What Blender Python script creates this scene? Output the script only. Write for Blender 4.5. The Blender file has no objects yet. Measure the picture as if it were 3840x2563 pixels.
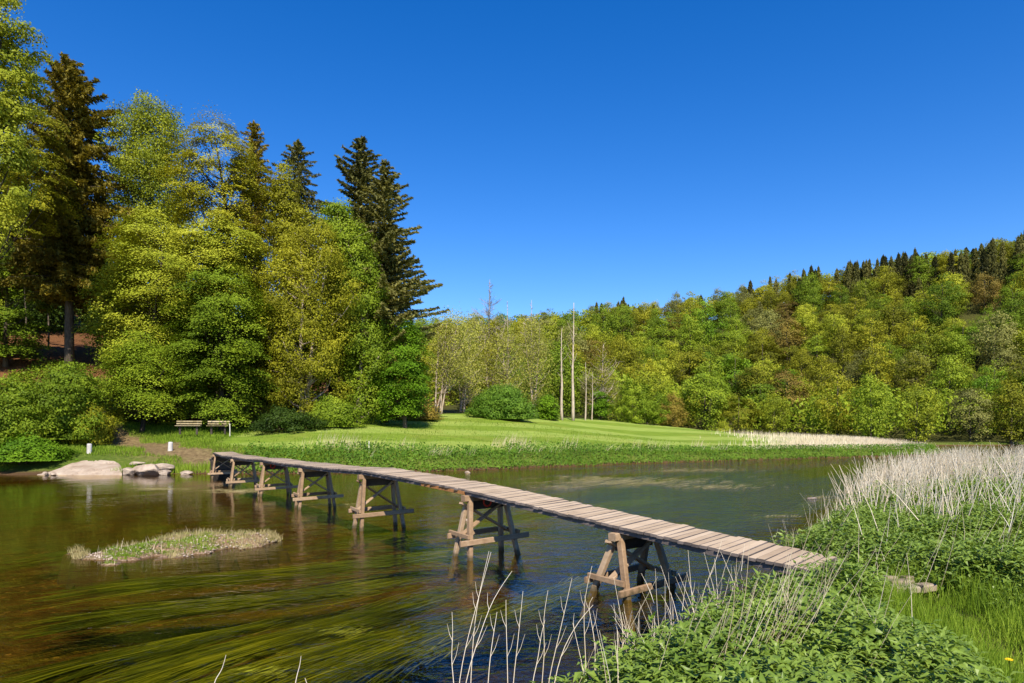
import bpy, math, random
import numpy as np
from math import radians, sin, cos, pi
PI = math.pi
rng = np.random.default_rng(7)
random.seed(7)
F, CX, HY, H = 660.0, 512.0, 433.0, 2.5      # focal length in pixels, horizon, eye height over the water
scene = bpy.context.scene
COL = scene.collection

def atY(x, y, Y):   return np.array([(x-CX)/F*Y, Y, H-(y-HY)/F*Y])
def atz(x, y, z=0.):
    Y = F*(H-z)/(y-HY); return np.array([(x-CX)/F*Y, Y, z])
def pix(X, Y, Z):   return CX+F*X/Y, HY+F*(H-Z)/Y

# ------------------------------------------------------------------ objects
def tag(o, label=None, cat=None, group=None, kind=None):
    if label: o['label'] = label
    if cat: o['category'] = cat
    if group: o['group'] = group
    if kind: o['kind'] = kind
    return o
def empty(name, loc, rz=0., **k):
    o = bpy.data.objects.new(name, None); COL.objects.link(o)
    o.location = [float(v) for v in loc]; o.rotation_euler = (0, 0, rz); o.empty_display_size = .2
    return tag(o, **k)
def mesh_data(name, V, Fc, mats, tint=None, smooth=False, fmat=None, zone=None):
    V = np.asarray(V, dtype=np.float32).reshape(-1, 3)
    me = bpy.data.meshes.new(name)
    if isinstance(Fc, np.ndarray):
        n, k = Fc.shape; idx = Fc.astype(np.int32).ravel()
        starts = np.arange(n, dtype=np.int32)*k; tot = np.full(n, k, dtype=np.int32)
    else:
        tot = np.array([len(f) for f in Fc], dtype=np.int32); n = len(Fc)
        starts = np.concatenate([[0], np.cumsum(tot)[:-1]]).astype(np.int32)
        idx = np.array([i for f in Fc for i in f], dtype=np.int32)
    me.vertices.add(len(V)); me.vertices.foreach_set('co', V.ravel())
    me.loops.add(len(idx)); me.loops.foreach_set('vertex_index', idx)
    me.polygons.add(n); me.polygons.foreach_set('loop_start', starts); me.polygons.foreach_set('loop_total', tot)
    if fmat is not None: me.polygons.foreach_set('material_index', np.asarray(fmat, dtype=np.int32))
    me.polygons.foreach_set('use_smooth', np.full(n, bool(smooth)))
    me.update(calc_edges=True)
    if tint is not None:
        a = me.attributes.new('tint', 'FLOAT', 'POINT'); a.data.foreach_set('value', np.asarray(tint, dtype=np.float32))
    if zone is not None:
        a = me.attributes.new('zone', 'FLOAT_COLOR', 'POINT'); a.data.foreach_set('color', np.asarray(zone, dtype=np.float32).ravel())
    for m in (mats if isinstance(mats, (list, tuple)) else [mats]): me.materials.append(m)
    return me
def obj(name, me, parent=None, **k):
    o = bpy.data.objects.new(name, me); COL.objects.link(o)
    if parent is not None: o.parent = parent
    return tag(o, **k)
class MB:
    def __init__(s): s.v = []; s.f = []; s.t = []; s.n = 0
    def add(s, V, Fc, t=None):
        V = np.asarray(V, float).reshape(-1, 3)
        for f in Fc: s.f.append([int(i)+s.n for i in f])
        s.v.append(V); s.t.append(np.full(len(V), random.random() if t is None else t)); s.n += len(V)
    def data(s, name, mat, smooth=False):
        return mesh_data(name, np.concatenate(s.v), s.f, mat, np.concatenate(s.t), smooth)
    def beam(s, a, b, w, h, up=(0, 0, 1), j=0.0, t=None, bev=.008):
        a = np.array(a, float); b = np.array(b, float); d = b-a; L = np.linalg.norm(d); d /= L
        up = np.array(up, float)
        if abs(np.dot(up, d)) > .95: up = np.array([1., 0, 0])
        sd = np.cross(d, up); sd /= np.linalg.norm(sd); u = np.cross(sd, d)
        V = []
        c = min(bev, w*.2, h*.2)
        for p in (a, b):
            for (x, z) in ((-w/2+c, -h/2), (w/2-c, -h/2), (w/2, -h/2+c), (w/2, h/2-c), (w/2-c, h/2), (-w/2+c, h/2), (-w/2, h/2-c), (-w/2, -h/2+c)):
                V.append(p+sd*(x+random.uniform(-j, j))+u*(z+random.uniform(-j, j)))
        fs = [[i, (i+1) % 8, 8+(i+1) % 8, 8+i] for i in range(8)]+[[7, 6, 5, 4, 3, 2, 1, 0], list(range(8, 16))]
        s.add(V, fs, t)
    def tube(s, P, R, n=6, t=None, cap=True):
        P = np.array(P, float); R = np.broadcast_to(np.array(R, float), (len(P),)); V = []
        T = np.gradient(P, axis=0); T /= np.linalg.norm(T, axis=1)[:, None]+1e-9
        ref = np.array([1., 0, 0]) if abs(T[0][2]) > .8 else np.array([0, 0, 1.])
        for i in range(len(P)):
            a = np.cross(T[i], ref); a /= np.linalg.norm(a)+1e-9; b = np.cross(T[i], a)
            for k in range(n):
                th = 2*PI*k/n; V.append(P[i]+R[i]*(cos(th)*a+sin(th)*b))
        fs = [[i*n+k, i*n+(k+1) % n, (i+1)*n+(k+1) % n, (i+1)*n+k] for i in range(len(P)-1) for k in range(n)]
        if cap: fs += [list(range(n))[::-1], [(len(P)-1)*n+k for k in range(n)]]
        s.add(V, fs, t)

# ------------------------------------------------------------------ materials
def mat(name):
    m = bpy.data.materials.new(name); m.use_nodes = True; nt = m.node_tree; nt.nodes.clear()
    return m, nt, nt.nodes.new, nt.links.new
def ramp(nt, stops, interp='LINEAR'):
    r = nt.nodes.new('ShaderNodeValToRGB'); e = r.color_ramp.elements; r.color_ramp.interpolation = interp
    while len(e) < len(stops): e.new(0.5)
    for i, (p, c) in enumerate(stops):
        e[i].position = p; e[i].color = (c[0], c[1], c[2], 1) if not isinstance(c, (int, float)) else (c, c, c, 1)
    return r
def noise(nt, vec, scale, detail=4, rough=.55, dist=0.):
    n = nt.nodes.new('ShaderNodeTexNoise'); n.inputs['Scale'].default_value = scale; n.inputs['Detail'].default_value = detail
    n.inputs['Roughness'].default_value = rough; n.inputs['Distortion'].default_value = dist
    if vec is not None: nt.links.new(vec, n.inputs['Vector'])
    return n
def mapping(nt, vec, scale=(1, 1, 1), rot=(0, 0, 0), loc=(0, 0, 0)):
    m = nt.nodes.new('ShaderNodeMapping'); m.inputs['Scale'].default_value = scale; m.inputs['Rotation'].default_value = rot
    m.inputs['Location'].default_value = loc; nt.links.new(vec, m.inputs['Vector']); return m.outputs[0]
def mixc(nt, fac, a, b, mode='MIX'):
    m = nt.nodes.new('ShaderNodeMix'); m.data_type = 'RGBA'; m.blend_type = mode
    for s, v in ((m.inputs[0], fac), (m.inputs[6], a), (m.inputs[7], b)):
        if isinstance(v, (int, float)): s.default_value = v
        elif isinstance(v, tuple): s.default_value = (*v, 1)
        else: nt.links.new(v, s)
    return m.outputs[2]
def math_(nt, op, a, b=None, c=None):
    m = nt.nodes.new('ShaderNodeMath'); m.operation = op
    for i, v in enumerate((a, b, c)):
        if v is None: continue
        if isinstance(v, (int, float)): m.inputs[i].default_value = v
        else: nt.links.new(v, m.inputs[i])
    return m.outputs[0]
def bump(nt, h, strength, dist):
    b = nt.nodes.new('ShaderNodeBump'); b.inputs['Strength'].default_value = strength; b.inputs['Distance'].default_value = dist
    nt.links.new(h, b.inputs['Height']); return b.outputs[0]

def leaf_mat(name, cols, trans=.24, spec=.1, bigscale=.25, rough=.55, objw=.35):
    """cols: three or four leaf colours; each leaf takes its own through 'tint', patches of the crown drift between them"""
    m, nt, N, Lk = mat(name)
    at = N('ShaderNodeAttribute'); at.attribute_name = 'tint'
    geo = N('ShaderNodeNewGeometry'); oi = N('ShaderNodeObjectInfo')
    n = noise(nt, geo.outputs['Position'], bigscale, 3)
    v = math_(nt, 'MULTIPLY_ADD', at.outputs['Fac'], .6, math_(nt, 'MULTIPLY_ADD', n.outputs['Fac'], 1.1, -.35))
    v = math_(nt, 'ADD', v, math_(nt, 'MULTIPLY_ADD', oi.outputs['Random'], objw, -objw/2))
    r = ramp(nt, [(i/(len(cols)-1)*.8+.1, c) for i, c in enumerate(cols)]); Lk(v, r.inputs[0])
    p = N('ShaderNodeBsdfPrincipled'); p.inputs['Roughness'].default_value = rough; p.inputs['Specular IOR Level'].default_value = spec
    Lk(r.outputs[0], p.inputs['Base Color'])
    t = N('ShaderNodeBsdfTranslucent')
    tc = mixc(nt, 1.0, r.outputs[0], (1.25, 1.15, .5), 'MULTIPLY'); Lk(tc, t.inputs['Color'])
    mx = N('ShaderNodeMixShader'); mx.inputs[0].default_value = trans; Lk(p.outputs[0], mx.inputs[1]); Lk(t.outputs[0], mx.inputs[2])
    o = N('ShaderNodeOutputMaterial'); Lk(mx.outputs[0], o.inputs[0]); return m
def simple_mat(name, cols, scale=3., stretch=(1, 1, 1), rough=.85, bmp=.4, bd=.02, tintw=.5, detail=6, spec=.25):
    m, nt, N, Lk = mat(name)
    tc = N('ShaderNodeTexCoord'); at = N('ShaderNodeAttribute'); at.attribute_name = 'tint'
    n = noise(nt, mapping(nt, tc.outputs['Object'], stretch), scale, detail, .6)
    v = math_(nt, 'ADD', n.outputs['Fac'], math_(nt, 'MULTIPLY_ADD', at.outputs['Fac'], tintw, -tintw/2))
    r = ramp(nt, [(.25+.5*i/(len(cols)-1), c) for i, c in enumerate(cols)]); Lk(v, r.inputs[0])
    p = N('ShaderNodeBsdfPrincipled'); p.inputs['Roughness'].default_value = rough; p.inputs['Specular IOR Level'].default_value = spec
    Lk(r.outputs[0], p.inputs['Base Color'])
    if bmp: Lk(bump(nt, n.outputs['Fac'], bmp, bd), p.inputs['Normal'])
    o = N('ShaderNodeOutputMaterial'); Lk(p.outputs[0], o.inputs[0]); return m

def wood_mat(name, cols, ang, scale=1.0):
    """grain runs along 'ang' in plan; object space = world metres on the bridge"""
    m, nt, N, Lk = mat(name)
    tc = N('ShaderNodeTexCoord'); at = N('ShaderNodeAttribute'); at.attribute_name = 'tint'
    g = noise(nt, mapping(nt, tc.outputs['Object'], (2.5*scale, 30*scale, 30*scale), (0, 0, -ang)), 1.0, 6, .65)
    b = noise(nt, tc.outputs['Object'], 1.6, 4, .6)
    v = math_(nt, 'MULTIPLY_ADD', g.outputs['Fac'], .55, math_(nt, 'MULTIPLY_ADD', b.outputs['Fac'], .5, math_(nt, 'MULTIPLY_ADD', at.outputs['Fac'], .3, -.16)))
    r = ramp(nt, [(.2+.6*i/(len(cols)-1), c) for i, c in enumerate(cols)]); Lk(v, r.inputs[0])
    p = N('ShaderNodeBsdfPrincipled'); p.inputs['Roughness'].default_value = .8; p.inputs['Specular IOR Level'].default_value = .25
    Lk(r.outputs[0], p.inputs['Base Color']); Lk(bump(nt, g.outputs['Fac'], .5, .01), p.inputs['Normal'])
    o = N('ShaderNodeOutputMaterial'); Lk(p.outputs[0], o.inputs[0]); return m

# leaves (linear colours)
LM = {
 'yellowgreen': leaf_mat('leaf_yellowgreen', [(.12, .155, .012), (.25, .29, .02), (.38, .40, .035)]),
 'olive':       leaf_mat('leaf_olive',       [(.11, .11, .008), (.235, .24, .014), (.36, .35, .025)]),
 'green':       leaf_mat('leaf_green',       [(.07, .115, .008), (.15, .22, .013), (.26, .33, .022)]),
 'vivid':       leaf_mat('leaf_vivid',       [(.05, .115, .006), (.11, .215, .01), (.19, .32, .018)]),
 'pale':        leaf_mat('leaf_pale',        [(.20, .21, .04), (.33, .34, .06), (.46, .45, .10)]),
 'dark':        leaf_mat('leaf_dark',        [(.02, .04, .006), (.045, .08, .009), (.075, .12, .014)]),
 'rust':        leaf_mat('leaf_rust',        [(.14, .105, .02), (.22, .165, .028), (.30, .24, .04)]),
 'needle_brown': leaf_mat('needle_brown',    [(.11, .095, .014), (.23, .19, .027), (.36, .29, .047)], trans=.28, bigscale=.4),
 'needle_green': leaf_mat('needle_green',    [(.075, .08, .026), (.155, .155, .046), (.26, .25, .075)], trans=.28, bigscale=.4),
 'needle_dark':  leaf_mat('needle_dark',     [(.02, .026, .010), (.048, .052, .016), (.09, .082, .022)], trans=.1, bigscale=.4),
 'nettle':      leaf_mat('leaf_nettle',      [(.055, .105, .012), (.12, .20, .022), (.21, .30, .045)], trans=.3, spec=.4, bigscale=1.2, rough=.45),
 'grass':       leaf_mat('blade_grass',      [(.08, .14, .012), (.165, .27, .02), (.29, .39, .045)], trans=.35, bigscale=1.0),
 'bankgreen':   leaf_mat('leaf_bank',        [(.045, .10, .012), (.09, .18, .018), (.16, .27, .03)], trans=.3, bigscale=.35),
 'drygrass':    leaf_mat('blade_dry',        [(.16, .15, .05), (.33, .28, .12), (.5, .42, .22)], trans=.2, bigscale=1.5),
 'straw':       leaf_mat('straw',            [(.42, .33, .2), (.58, .48, .33), (.74, .64, .48)], trans=.1, bigscale=2., rough=.7),
 'whitereed':   leaf_mat('white_reed',       [(.54, .44, .30), (.74, .64, .49), (.86, .78, .65)], trans=.1, bigscale=.8, rough=.7),
}
HM = {k: leaf_mat('hill_'+k, [tuple(q*1.16 for q in cc) for cc in c], bigscale=.12, objw=.55) for k, c in {
 'olive': [(.08, .088, .008), (.17, .178, .012), (.29, .285, .02)], 'green': [(.06, .10, .008), (.125, .185, .012), (.22, .28, .02)],
 'yellowgreen': [(.10, .13, .01), (.21, .245, .016), (.34, .36, .028)], 'vivid': [(.04, .085, .006), (.085, .165, .01), (.16, .255, .015)],
 'rust': [(.09, .068, .018), (.155, .115, .024), (.22, .17, .035)], 'pale': [(.10, .105, .03), (.17, .175, .045), (.25, .25, .07)]}.items()}
BARK = simple_mat('bark_grey', [(.035, .028, .02), (.09, .07, .05), (.17, .14, .11)], 2.5, (4, 4, 1), bmp=.7, bd=.05)
BARK_D = simple_mat('bark_dark', [(.012, .010, .008), (.03, .024, .018), (.06, .05, .038)], 2.5, (4, 4, 1), bmp=.7, bd=.05)
BARK_P = simple_mat('bark_pale', [(.2, .15, .10), (.38, .31, .23), (.55, .47, .38)], 1.5, (3, 3, 1), bmp=.4, bd=.03)

# ------------------------------------------------------------------ terrain
NEAR = np.array([(-.15, 4.2), (.28, 5.25), (1.0, 6.2), (1.95, 7.3), (2.6, 7.5), (3.05, 7.8), (3.8, 8.7), (4.2, 9.8), (4.6, 11.3), (6.0, 13.5), (7.9, 17.1),
                 (13, 23.2), (20, 31.5), (29.5, 41), (40, 50), (62, 66), (100, 88), (200, 100), (400, 100), (400, -60), (-30, -60), (-9, -8), (-3.2, 0), (-1.0, 2.6)])
FAR = np.array([(-400, 30), (-120, 36), (-60, 38), (-30.5, 39.3), (-24, 39.9), (-19.5, 40.3), (-12, 41.2), (-5, 43.2), (4.1, 49), (11.8, 55), (21.2, 60.5), (32, 66.3), (46.2, 73.3),
                (50.5, 77), (53, 84), (59, 105), (69, 125), (86, 132), (130, 137), (400, 150), (400, 900), (-400, 900)])
def sdpoly(P, Q):
    """signed distance, positive inside"""
    P = np.asarray(P, float); d = np.full(len(P), 1e9); ins = np.zeros(len(P), bool)
    for i in range(len(Q)):
        a, b = Q[i], Q[(i+1) % len(Q)]; ab = b-a; ap = P-a
        t = np.clip((ap@ab)/(ab@ab), 0, 1); d = np.minimum(d, np.linalg.norm(ap-t[:, None]*ab, axis=1))
        c = ((a[1] > P[:, 1]) != (b[1] > P[:, 1]))
        with np.errstate(divide='ignore', invalid='ignore'):
            xi = (b[0]-a[0])*(P[:, 1]-a[1])/(b[1]-a[1])+a[0]
        ins ^= c & (P[:, 0] < xi)
    return np.where(ins, d, -d)
CP = [(-60, 452, 43), (0, 452, 43), (60, 452, 43), (89, 450.7, 44), (130, 453, 43.5), (170, 450.7, 45), (215, 456, 43), (100, 442, 48), (200, 443, 47), (200, 431, 53), (140, 425, 54), (244, 432, 54),
      (112, 414, 56), (60, 412, 50), (0, 412, 50), (-60, 412, 50), (125, 385, 60), (68, 353, 66), (0, 357, 62), (-80, 350, 60), (20, 300, 90), (150, 350, 85), (250, 385, 85), (340, 400, 88), (-150, 250, 100),
      (300, 447, 46), (300, 426, 56), (300, 419, 62), (370, 446, 48), (370, 418, 66), (400, 415, 72), (436, 447, 50), (436, 430, 60), (436, 414.5, 76), (490, 415, 80), (536, 446, 54), (536, 430, 66), (536, 416, 86), (600, 420, 95),
      (654, 448, 62), (654, 437, 78), (654, 425, 102), (715, 447, 68), (715, 434.6, 120), (760, 437, 135), (806, 447, 75), (806, 438.5, 150), (870, 446.5, 84), (870, 441, 130), (910, 446, 84), (910, 444, 105),
      (300, 345, 300), (436, 340, 300), (545, 338, 290), (620, 331, 280), (715, 325, 270), (828, 303, 255), (928, 291, 240), (1024, 277, 225), (1150, 258, 215), (1400, 200, 200),
      (300, 395, 140), (436, 412, 135), (545, 416, 140), (620, 426, 160), (715, 436, 170), (806, 438.5, 172), (900, 441, 160), (960, 443.5, 142), (1024, 443.5, 142), (1150, 444, 142), (1400, 443, 150), (1700, 443, 150)]
XYZ = [atY(*c) for c in CP]
XYZ += [np.array(p, float) for p in ((-400, 40, 5), (-400, 400, 60), (-100, 400, 50), (100, 420, 55), (300, 420, 60), (400, 160, 2), (400, 300, 90), (-300, 900, 60), (0, 900, 60), (300, 900, 60), (-120, 50, 5), (-150, 100, 40), (-200, 200, 70), (600, 300, 90))]
XYZ = np.array(XYZ)
def _ker(a, b): return np.sqrt(((a[:, None, :]-b[None, :, :])**2).sum(2)+9.)
_K = _ker(XYZ[:, :2], XYZ[:, :2]); _m = len(XYZ)
_A = np.zeros((_m+1, _m+1)); _A[:_m, :_m] = _K; _A[:_m, _m] = 1; _A[_m, :_m] = 1
_w = np.linalg.solve(_A, np.append(XYZ[:, 2], 0))
def fbm(x, y, s=1., seed=0):
    r = np.random.default_rng(seed); o = 0
    for k in range(6):
        a = r.uniform(0, 2*PI); p = r.uniform(0, 2*PI); q = r.uniform(0, 2*PI); fr = s*(1.7**k)
        b = a+r.uniform(1, 2)
        o = o+np.sin((x*cos(a)+y*sin(a))*fr+p)*np.sin((x*cos(b)+y*sin(b))*fr+q)/(1.5**k)
    return o
def sst(a, b, x): t = np.clip((x-a)/(b-a), 0, 1); return t*t*(3-2*t)
def ground(X, Y):
    X = np.atleast_1d(np.asarray(X, float)); Y = np.atleast_1d(np.asarray(Y, float)); P = np.stack([X, Y], 1)
    dn, df = sdpoly(P, NEAR), sdpoly(P, FAR)
    dn = dn+.12*fbm(X, Y, 1.3, 3); df = df+.35*fbm(X, Y, .5, 4)*sst(-3, 3, df+3)
    zf = np.zeros(len(X))
    for i in range(0, len(X), 20000): zf[i:i+20000] = _ker(P[i:i+20000], XYZ[:, :2])@_w[:_m]+_w[_m]
    zf = np.maximum(zf, .7)
    k = sst(-21, -15, X)            # left of the bridge the shore is flat, right of it a steep cut bank
    cut = sst(0., 1.3, df); flat = sst(0., 4.6, df)
    zf = zf*(k*cut+(1-k)*flat)+.04*fbm(X, Y, .8, 5)*sst(1, 4, df)
    zn = .62*sst(0, 1.1, dn)+.25*sst(1, 6, dn)+.04*fbm(X, Y, 1.1, 6)*sst(.5, 2, dn)
    dr = -np.maximum(dn, df)
    bed = -.42*sst(-.1, 2.2, dr)-.12-.55*sst(-1.2, 1.6, X+1.1-(Y-8.8)*.18)*sst(.3, 2.6, dr)+.06*fbm(X, Y, .7, 8)
    z = np.where(df > 0, zf, np.where(dn > 0, zn, bed))
    e = .35; mx = np.maximum(dn, df)
    z = np.where((mx > -e) & (mx <= 0), -.12*sst(0, e, -mx)+0*z, z)
    z = np.where((mx <= -e), np.minimum(bed, -.12), z)
    return z, dn, df
def gz(X, Y): return float(ground([X], [Y])[0][0])
def axis(segs):
    out = [segs[0][0]]
    for a, b, st in segs:
        n = max(1, int(round((b-a)/st))); out += list(np.linspace(a, b, n+1)[1:])
    return np.array(out)
gx = axis([(-400, -150, 25), (-150, -60, 3), (-60, -14, .8), (-14, 14, .3), (14, 60, .8), (60, 160, 2.5), (160, 400, 20)])
gy = axis([(-60, -4, 6), (-4, 18, .3), (18, 80, .6), (80, 150, 1.6), (150, 340, 4), (340, 900, 40)])
GX, GY = np.meshgrid(gx, gy); gX, gY = GX.ravel(), GY.ravel()
gZ, gdn, gdf = ground(gX, gY)
nx, ny = len(gx), len(gy)
I = (np.arange(ny-1)[:, None]*nx+np.arange(nx-1)[None, :]).ravel()
gF = np.stack([I, I+1, I+nx+1, I+nx], 1)
# zones: R mown meadow, G leaf litter / woodland floor, B bare earth path, A bed
px, py = pix(gX, np.maximum(gY, .1), gZ)
forest = sst(3, -3, gX*.0+gY*0+0)*0
def polyl(P, L):
    d = np.full(len(P), 1e9)
    for a, b in zip(L[:-1], L[1:]):
        a = np.array(a, float); b = np.array(b, float); ab = b-a; ap = P-a; t = np.clip((ap@ab)/(ab@ab), 0, 1)
        d = np.minimum(d, np.linalg.norm(ap-t[:, None]*ab, axis=1))
    return d
GP = np.stack([gX, gY], 1)
MEADOW = np.array([(-21, 46), (-16, 44.6), (-8, 45.5), (1, 51), (9, 56.8), (20, 63.5), (31, 69.5), (38, 73), (60, 120), (66, 150), (38, 150), (30, 128), (22, 108), (10, 92), (-2, 82), (-12, 74), (-19, 62), (-22, 53)])
WOOD = np.array([(-400, 49), (-60, 46.5), (-38, 49), (-33, 52.5), (-30, 54), (-24, 55.5), (-19, 60), (-12, 76), (-2, 84), (10, 95), (22, 111), (30, 131), (38, 153), (68, 153), (64, 118), (70, 128), (87, 133.5), (130, 138.5), (400, 151), (400, 900), (-400, 900)])
zr = sst(-.8, .8, sdpoly(GP, MEADOW)+.4*fbm(gX, gY, .6, 11)); zg = sst(-1.5, 1.5, sdpoly(GP, WOOD)+.8*fbm(gX, gY, .5, 12))
PATHL = [(3.2, 8.9), (3.9, 8.2), (4.5, 7.5), (4.4, 6.4), (3.9, 5.0), (3.4, 3.2), (2, 0)]
PATHF = [(-17.9, 41), (-20, 43.5), (-24, 45.5), (-28, 48), (-32, 51.5), (-38, 57)]
zb = np.maximum(sst(1.0, .2, polyl(GP, PATHL)+.2*fbm(gX, gY, 2, 13))*.5, sst(2.9, .6, polyl(GP, PATHF)+.5*fbm(gX, gY, .9, 14)))
zb = np.maximum(zb, sst(1.2, .2, np.abs(gdf-.4))*sst(-15, -19, gX)*.9)
zone = np.stack([zr, zg, zb, sst(-14, -20, gX)], 1)

FLOW = radians(50)
def terrain_mat():
    m, nt, N, Lk = mat('terrain')
    geo = N('ShaderNodeNewGeometry'); pos = geo.outputs['Position']
    z = N('ShaderNodeAttribute'); z.attribute_name = 'zone'; sep = N('ShaderNodeSeparateColor'); Lk(z.outputs['Color'], sep.inputs[0])
    n1 = noise(nt, pos, .35, 5); n2 = noise(nt, pos, 3.5, 6, .65); n3 = noise(nt, pos, 14., 4, .7)
    # rough bank grass
    r0 = ramp(nt, [(.3, (.05, .085, .012)), (.5, (.10, .15, .02)), (.7, (.19, .19, .045))]); Lk(math_(nt, 'MULTIPLY_ADD', n2.outputs['Fac'], .6, math_(nt, 'MULTIPLY', n1.outputs['Fac'], .4)), r0.inputs[0])
    # meadow with mown stripes
    sp = N('ShaderNodeSeparateXYZ'); Lk(pos, sp.inputs[0])
    wv = N('ShaderNodeTexWave'); wv.wave_type = 'BANDS'; wv.bands_direction = 'Y'; wv.inputs['Scale'].default_value = .042; wv.inputs['Distortion'].default_value = 1.4; wv.inputs['Detail'].default_value = 2.; wv.inputs['Detail Scale'].default_value = .4
    Lk(mapping(nt, pos, (1, 1, 0), (0, 0, radians(-24))), wv.inputs['Vector'])
    st = ramp(nt, [(.35, 0.), (.6, 1.)]); Lk(wv.outputs['Fac'], st.inputs[0])
    nm = noise(nt, mapping(nt, pos, (.35, 1.4, 1), (0, 0, radians(-24))), 1.3, 6, .68)
    ra = ramp(nt, [(.3, (.12, .205, .018)), (.7, (.235, .33, .035))]); Lk(nm.outputs['Fac'], ra.inputs[0])
    rb = ramp(nt, [(.3, (.23, .33, .05)), (.7, (.38, .46, .10))]); Lk(nm.outputs['Fac'], rb.inputs[0])
    mead = mixc(nt, math_(nt, 'MULTIPLY', st.outputs[0], .8), ra.outputs[0], rb.outputs[0])
    np_ = noise(nt, pos, .22, 5, .65); mead = mixc(nt, math_(nt, 'MULTIPLY', ramp_out(nt, np_.outputs['Fac'], .48, .7), .45), mead, (.30, .30, .06))
    # woodland floor: red brown leaf litter
    rl = ramp(nt, [(.3, (.05, .022, .009)), (.5, (.17, .075, .03)), (.68, (.33, .17, .08))]); Lk(n3.outputs['Fac'], rl.inputs[0])
    wd = mixc(nt, z.outputs['Alpha'], mixc(nt, n3.outputs['Fac'], (.025, .035, .008), (.09, .085, .022)), rl.outputs[0])
    rp = ramp(nt, [(.3, (.11, .075, .035)), (.55, (.24, .17, .085)), (.75, (.30, .26, .11))]); Lk(n2.outputs['Fac'], rp.inputs[0])
    c = mixc(nt, sep.outputs[0], r0.outputs[0], mead); c = mixc(nt, sep.outputs[1], c, wd); c = mixc(nt, sep.outputs[2], c, rp.outputs[0])
    # river bed: gravel, brown silt, and long trailing weed
    fl = mapping(nt, pos, (1, 1, 1), (0, 0, -FLOW))
    w0 = noise(nt, fl, .22, 3)
    warp = N('ShaderNodeVectorMath'); warp.operation = 'MULTIPLY_ADD'; Lk(w0.outputs['Color'], warp.inputs[0]); warp.inputs[1].default_value = (0, .7, 0); Lk(fl, warp.inputs[2])
    big = noise(nt, mapping(nt, warp.outputs[0], (.09, .75, .1)), 1., 4, .6)
    fine = noise(nt, mapping(nt, warp.outputs[0], (.14, 4.5, 1)), 1., 4, .55)
    sil = noise(nt, pos, 2.2, 6, .6); vor = N('ShaderNodeTexVoronoi'); vor.inputs['Scale'].default_value = 9.; Lk(mapping(nt, pos, (1, 1, 0)), vor.inputs['Vector'])
    silt = ramp(nt, [(.3, (.038, .019, .003)), (.5, (.068, .038, .005)), (.72, (.12, .07, .012))]); Lk(sil.outputs['Fac'], silt.inputs[0])
    sc = N('ShaderNodeSeparateColor'); Lk(vor.outputs['Color'], sc.inputs[0])
    peb = math_(nt, 'MULTIPLY', math_(nt, 'GREATER_THAN', sc.outputs[0], .86), math_(nt, 'LESS_THAN', vor.outputs['Distance'], .38))
    silt = mixc(nt, math_(nt, 'MULTIPLY', peb, .75), silt.outputs[0], (.22, .13, .035))
    wc = ramp(nt, [(.32, (.014, .020, .002)), (.46, (.045, .055, .003)), (.6, (.10, .125, .006)), (.78, (.20, .22, .02))]); Lk(fine.outputs['Fac'], wc.inputs[0])
    wm = math_(nt, 'MULTIPLY', math_(nt, 'MULTIPLY', ramp_out(nt, big.outputs['Fac'], .49, .63), ramp_out(nt, fine.outputs['Fac'], .25, .42)), .5)
    bedc = mixc(nt, wm, silt, wc.outputs[0])
    bedc = mixc(nt, math_(nt, 'MULTIPLY', ramp_out(nt, sp.outputs[2], -.66, -.95), .82), bedc, (.010, .011, .006))      # deep channel mud, colour darkened with depth for light the water would absorb
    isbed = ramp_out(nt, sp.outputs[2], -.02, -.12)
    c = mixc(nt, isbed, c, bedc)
    # wet brown earth at the waterline
    wet = math_(nt, 'MULTIPLY', ramp_out(nt, sp.outputs[2], .22, .08), math_(nt, 'SUBTRACT', 1., isbed))
    c = mixc(nt, wet, c, mixc(nt, n3.outputs['Fac'], (.05, .026, .012), (.18, .11, .055)))
    p = N('ShaderNodeBsdfPrincipled'); p.inputs['Roughness'].default_value = .95; p.inputs['Specular IOR Level'].default_value = .1; Lk(c, p.inputs['Base Color'])
    hb = math_(nt, 'ADD', n3.outputs['Fac'], math_(nt, 'MULTIPLY', n2.outputs['Fac'], 2.)); Lk(bump(nt, hb, .8, .12), p.inputs['Normal'])
    o = N('ShaderNodeOutputMaterial'); Lk(p.outputs[0], o.inputs[0]); return m
def ramp_out(nt, src, a, b):
    mr = nt.nodes.new('ShaderNodeMapRange'); mr.clamp = True
    mr.inputs['From Min'].default_value = a; mr.inputs['From Max'].default_value = b; nt.links.new(src, mr.inputs['Value']); return mr.outputs[0]
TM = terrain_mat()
obj('ground', mesh_data('ground', np.stack([gX, gY, gZ], 1), gF, TM, smooth=True, zone=zone), label='grassy banks, meadow, wooded hillside and river bed', kind='structure')

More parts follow.
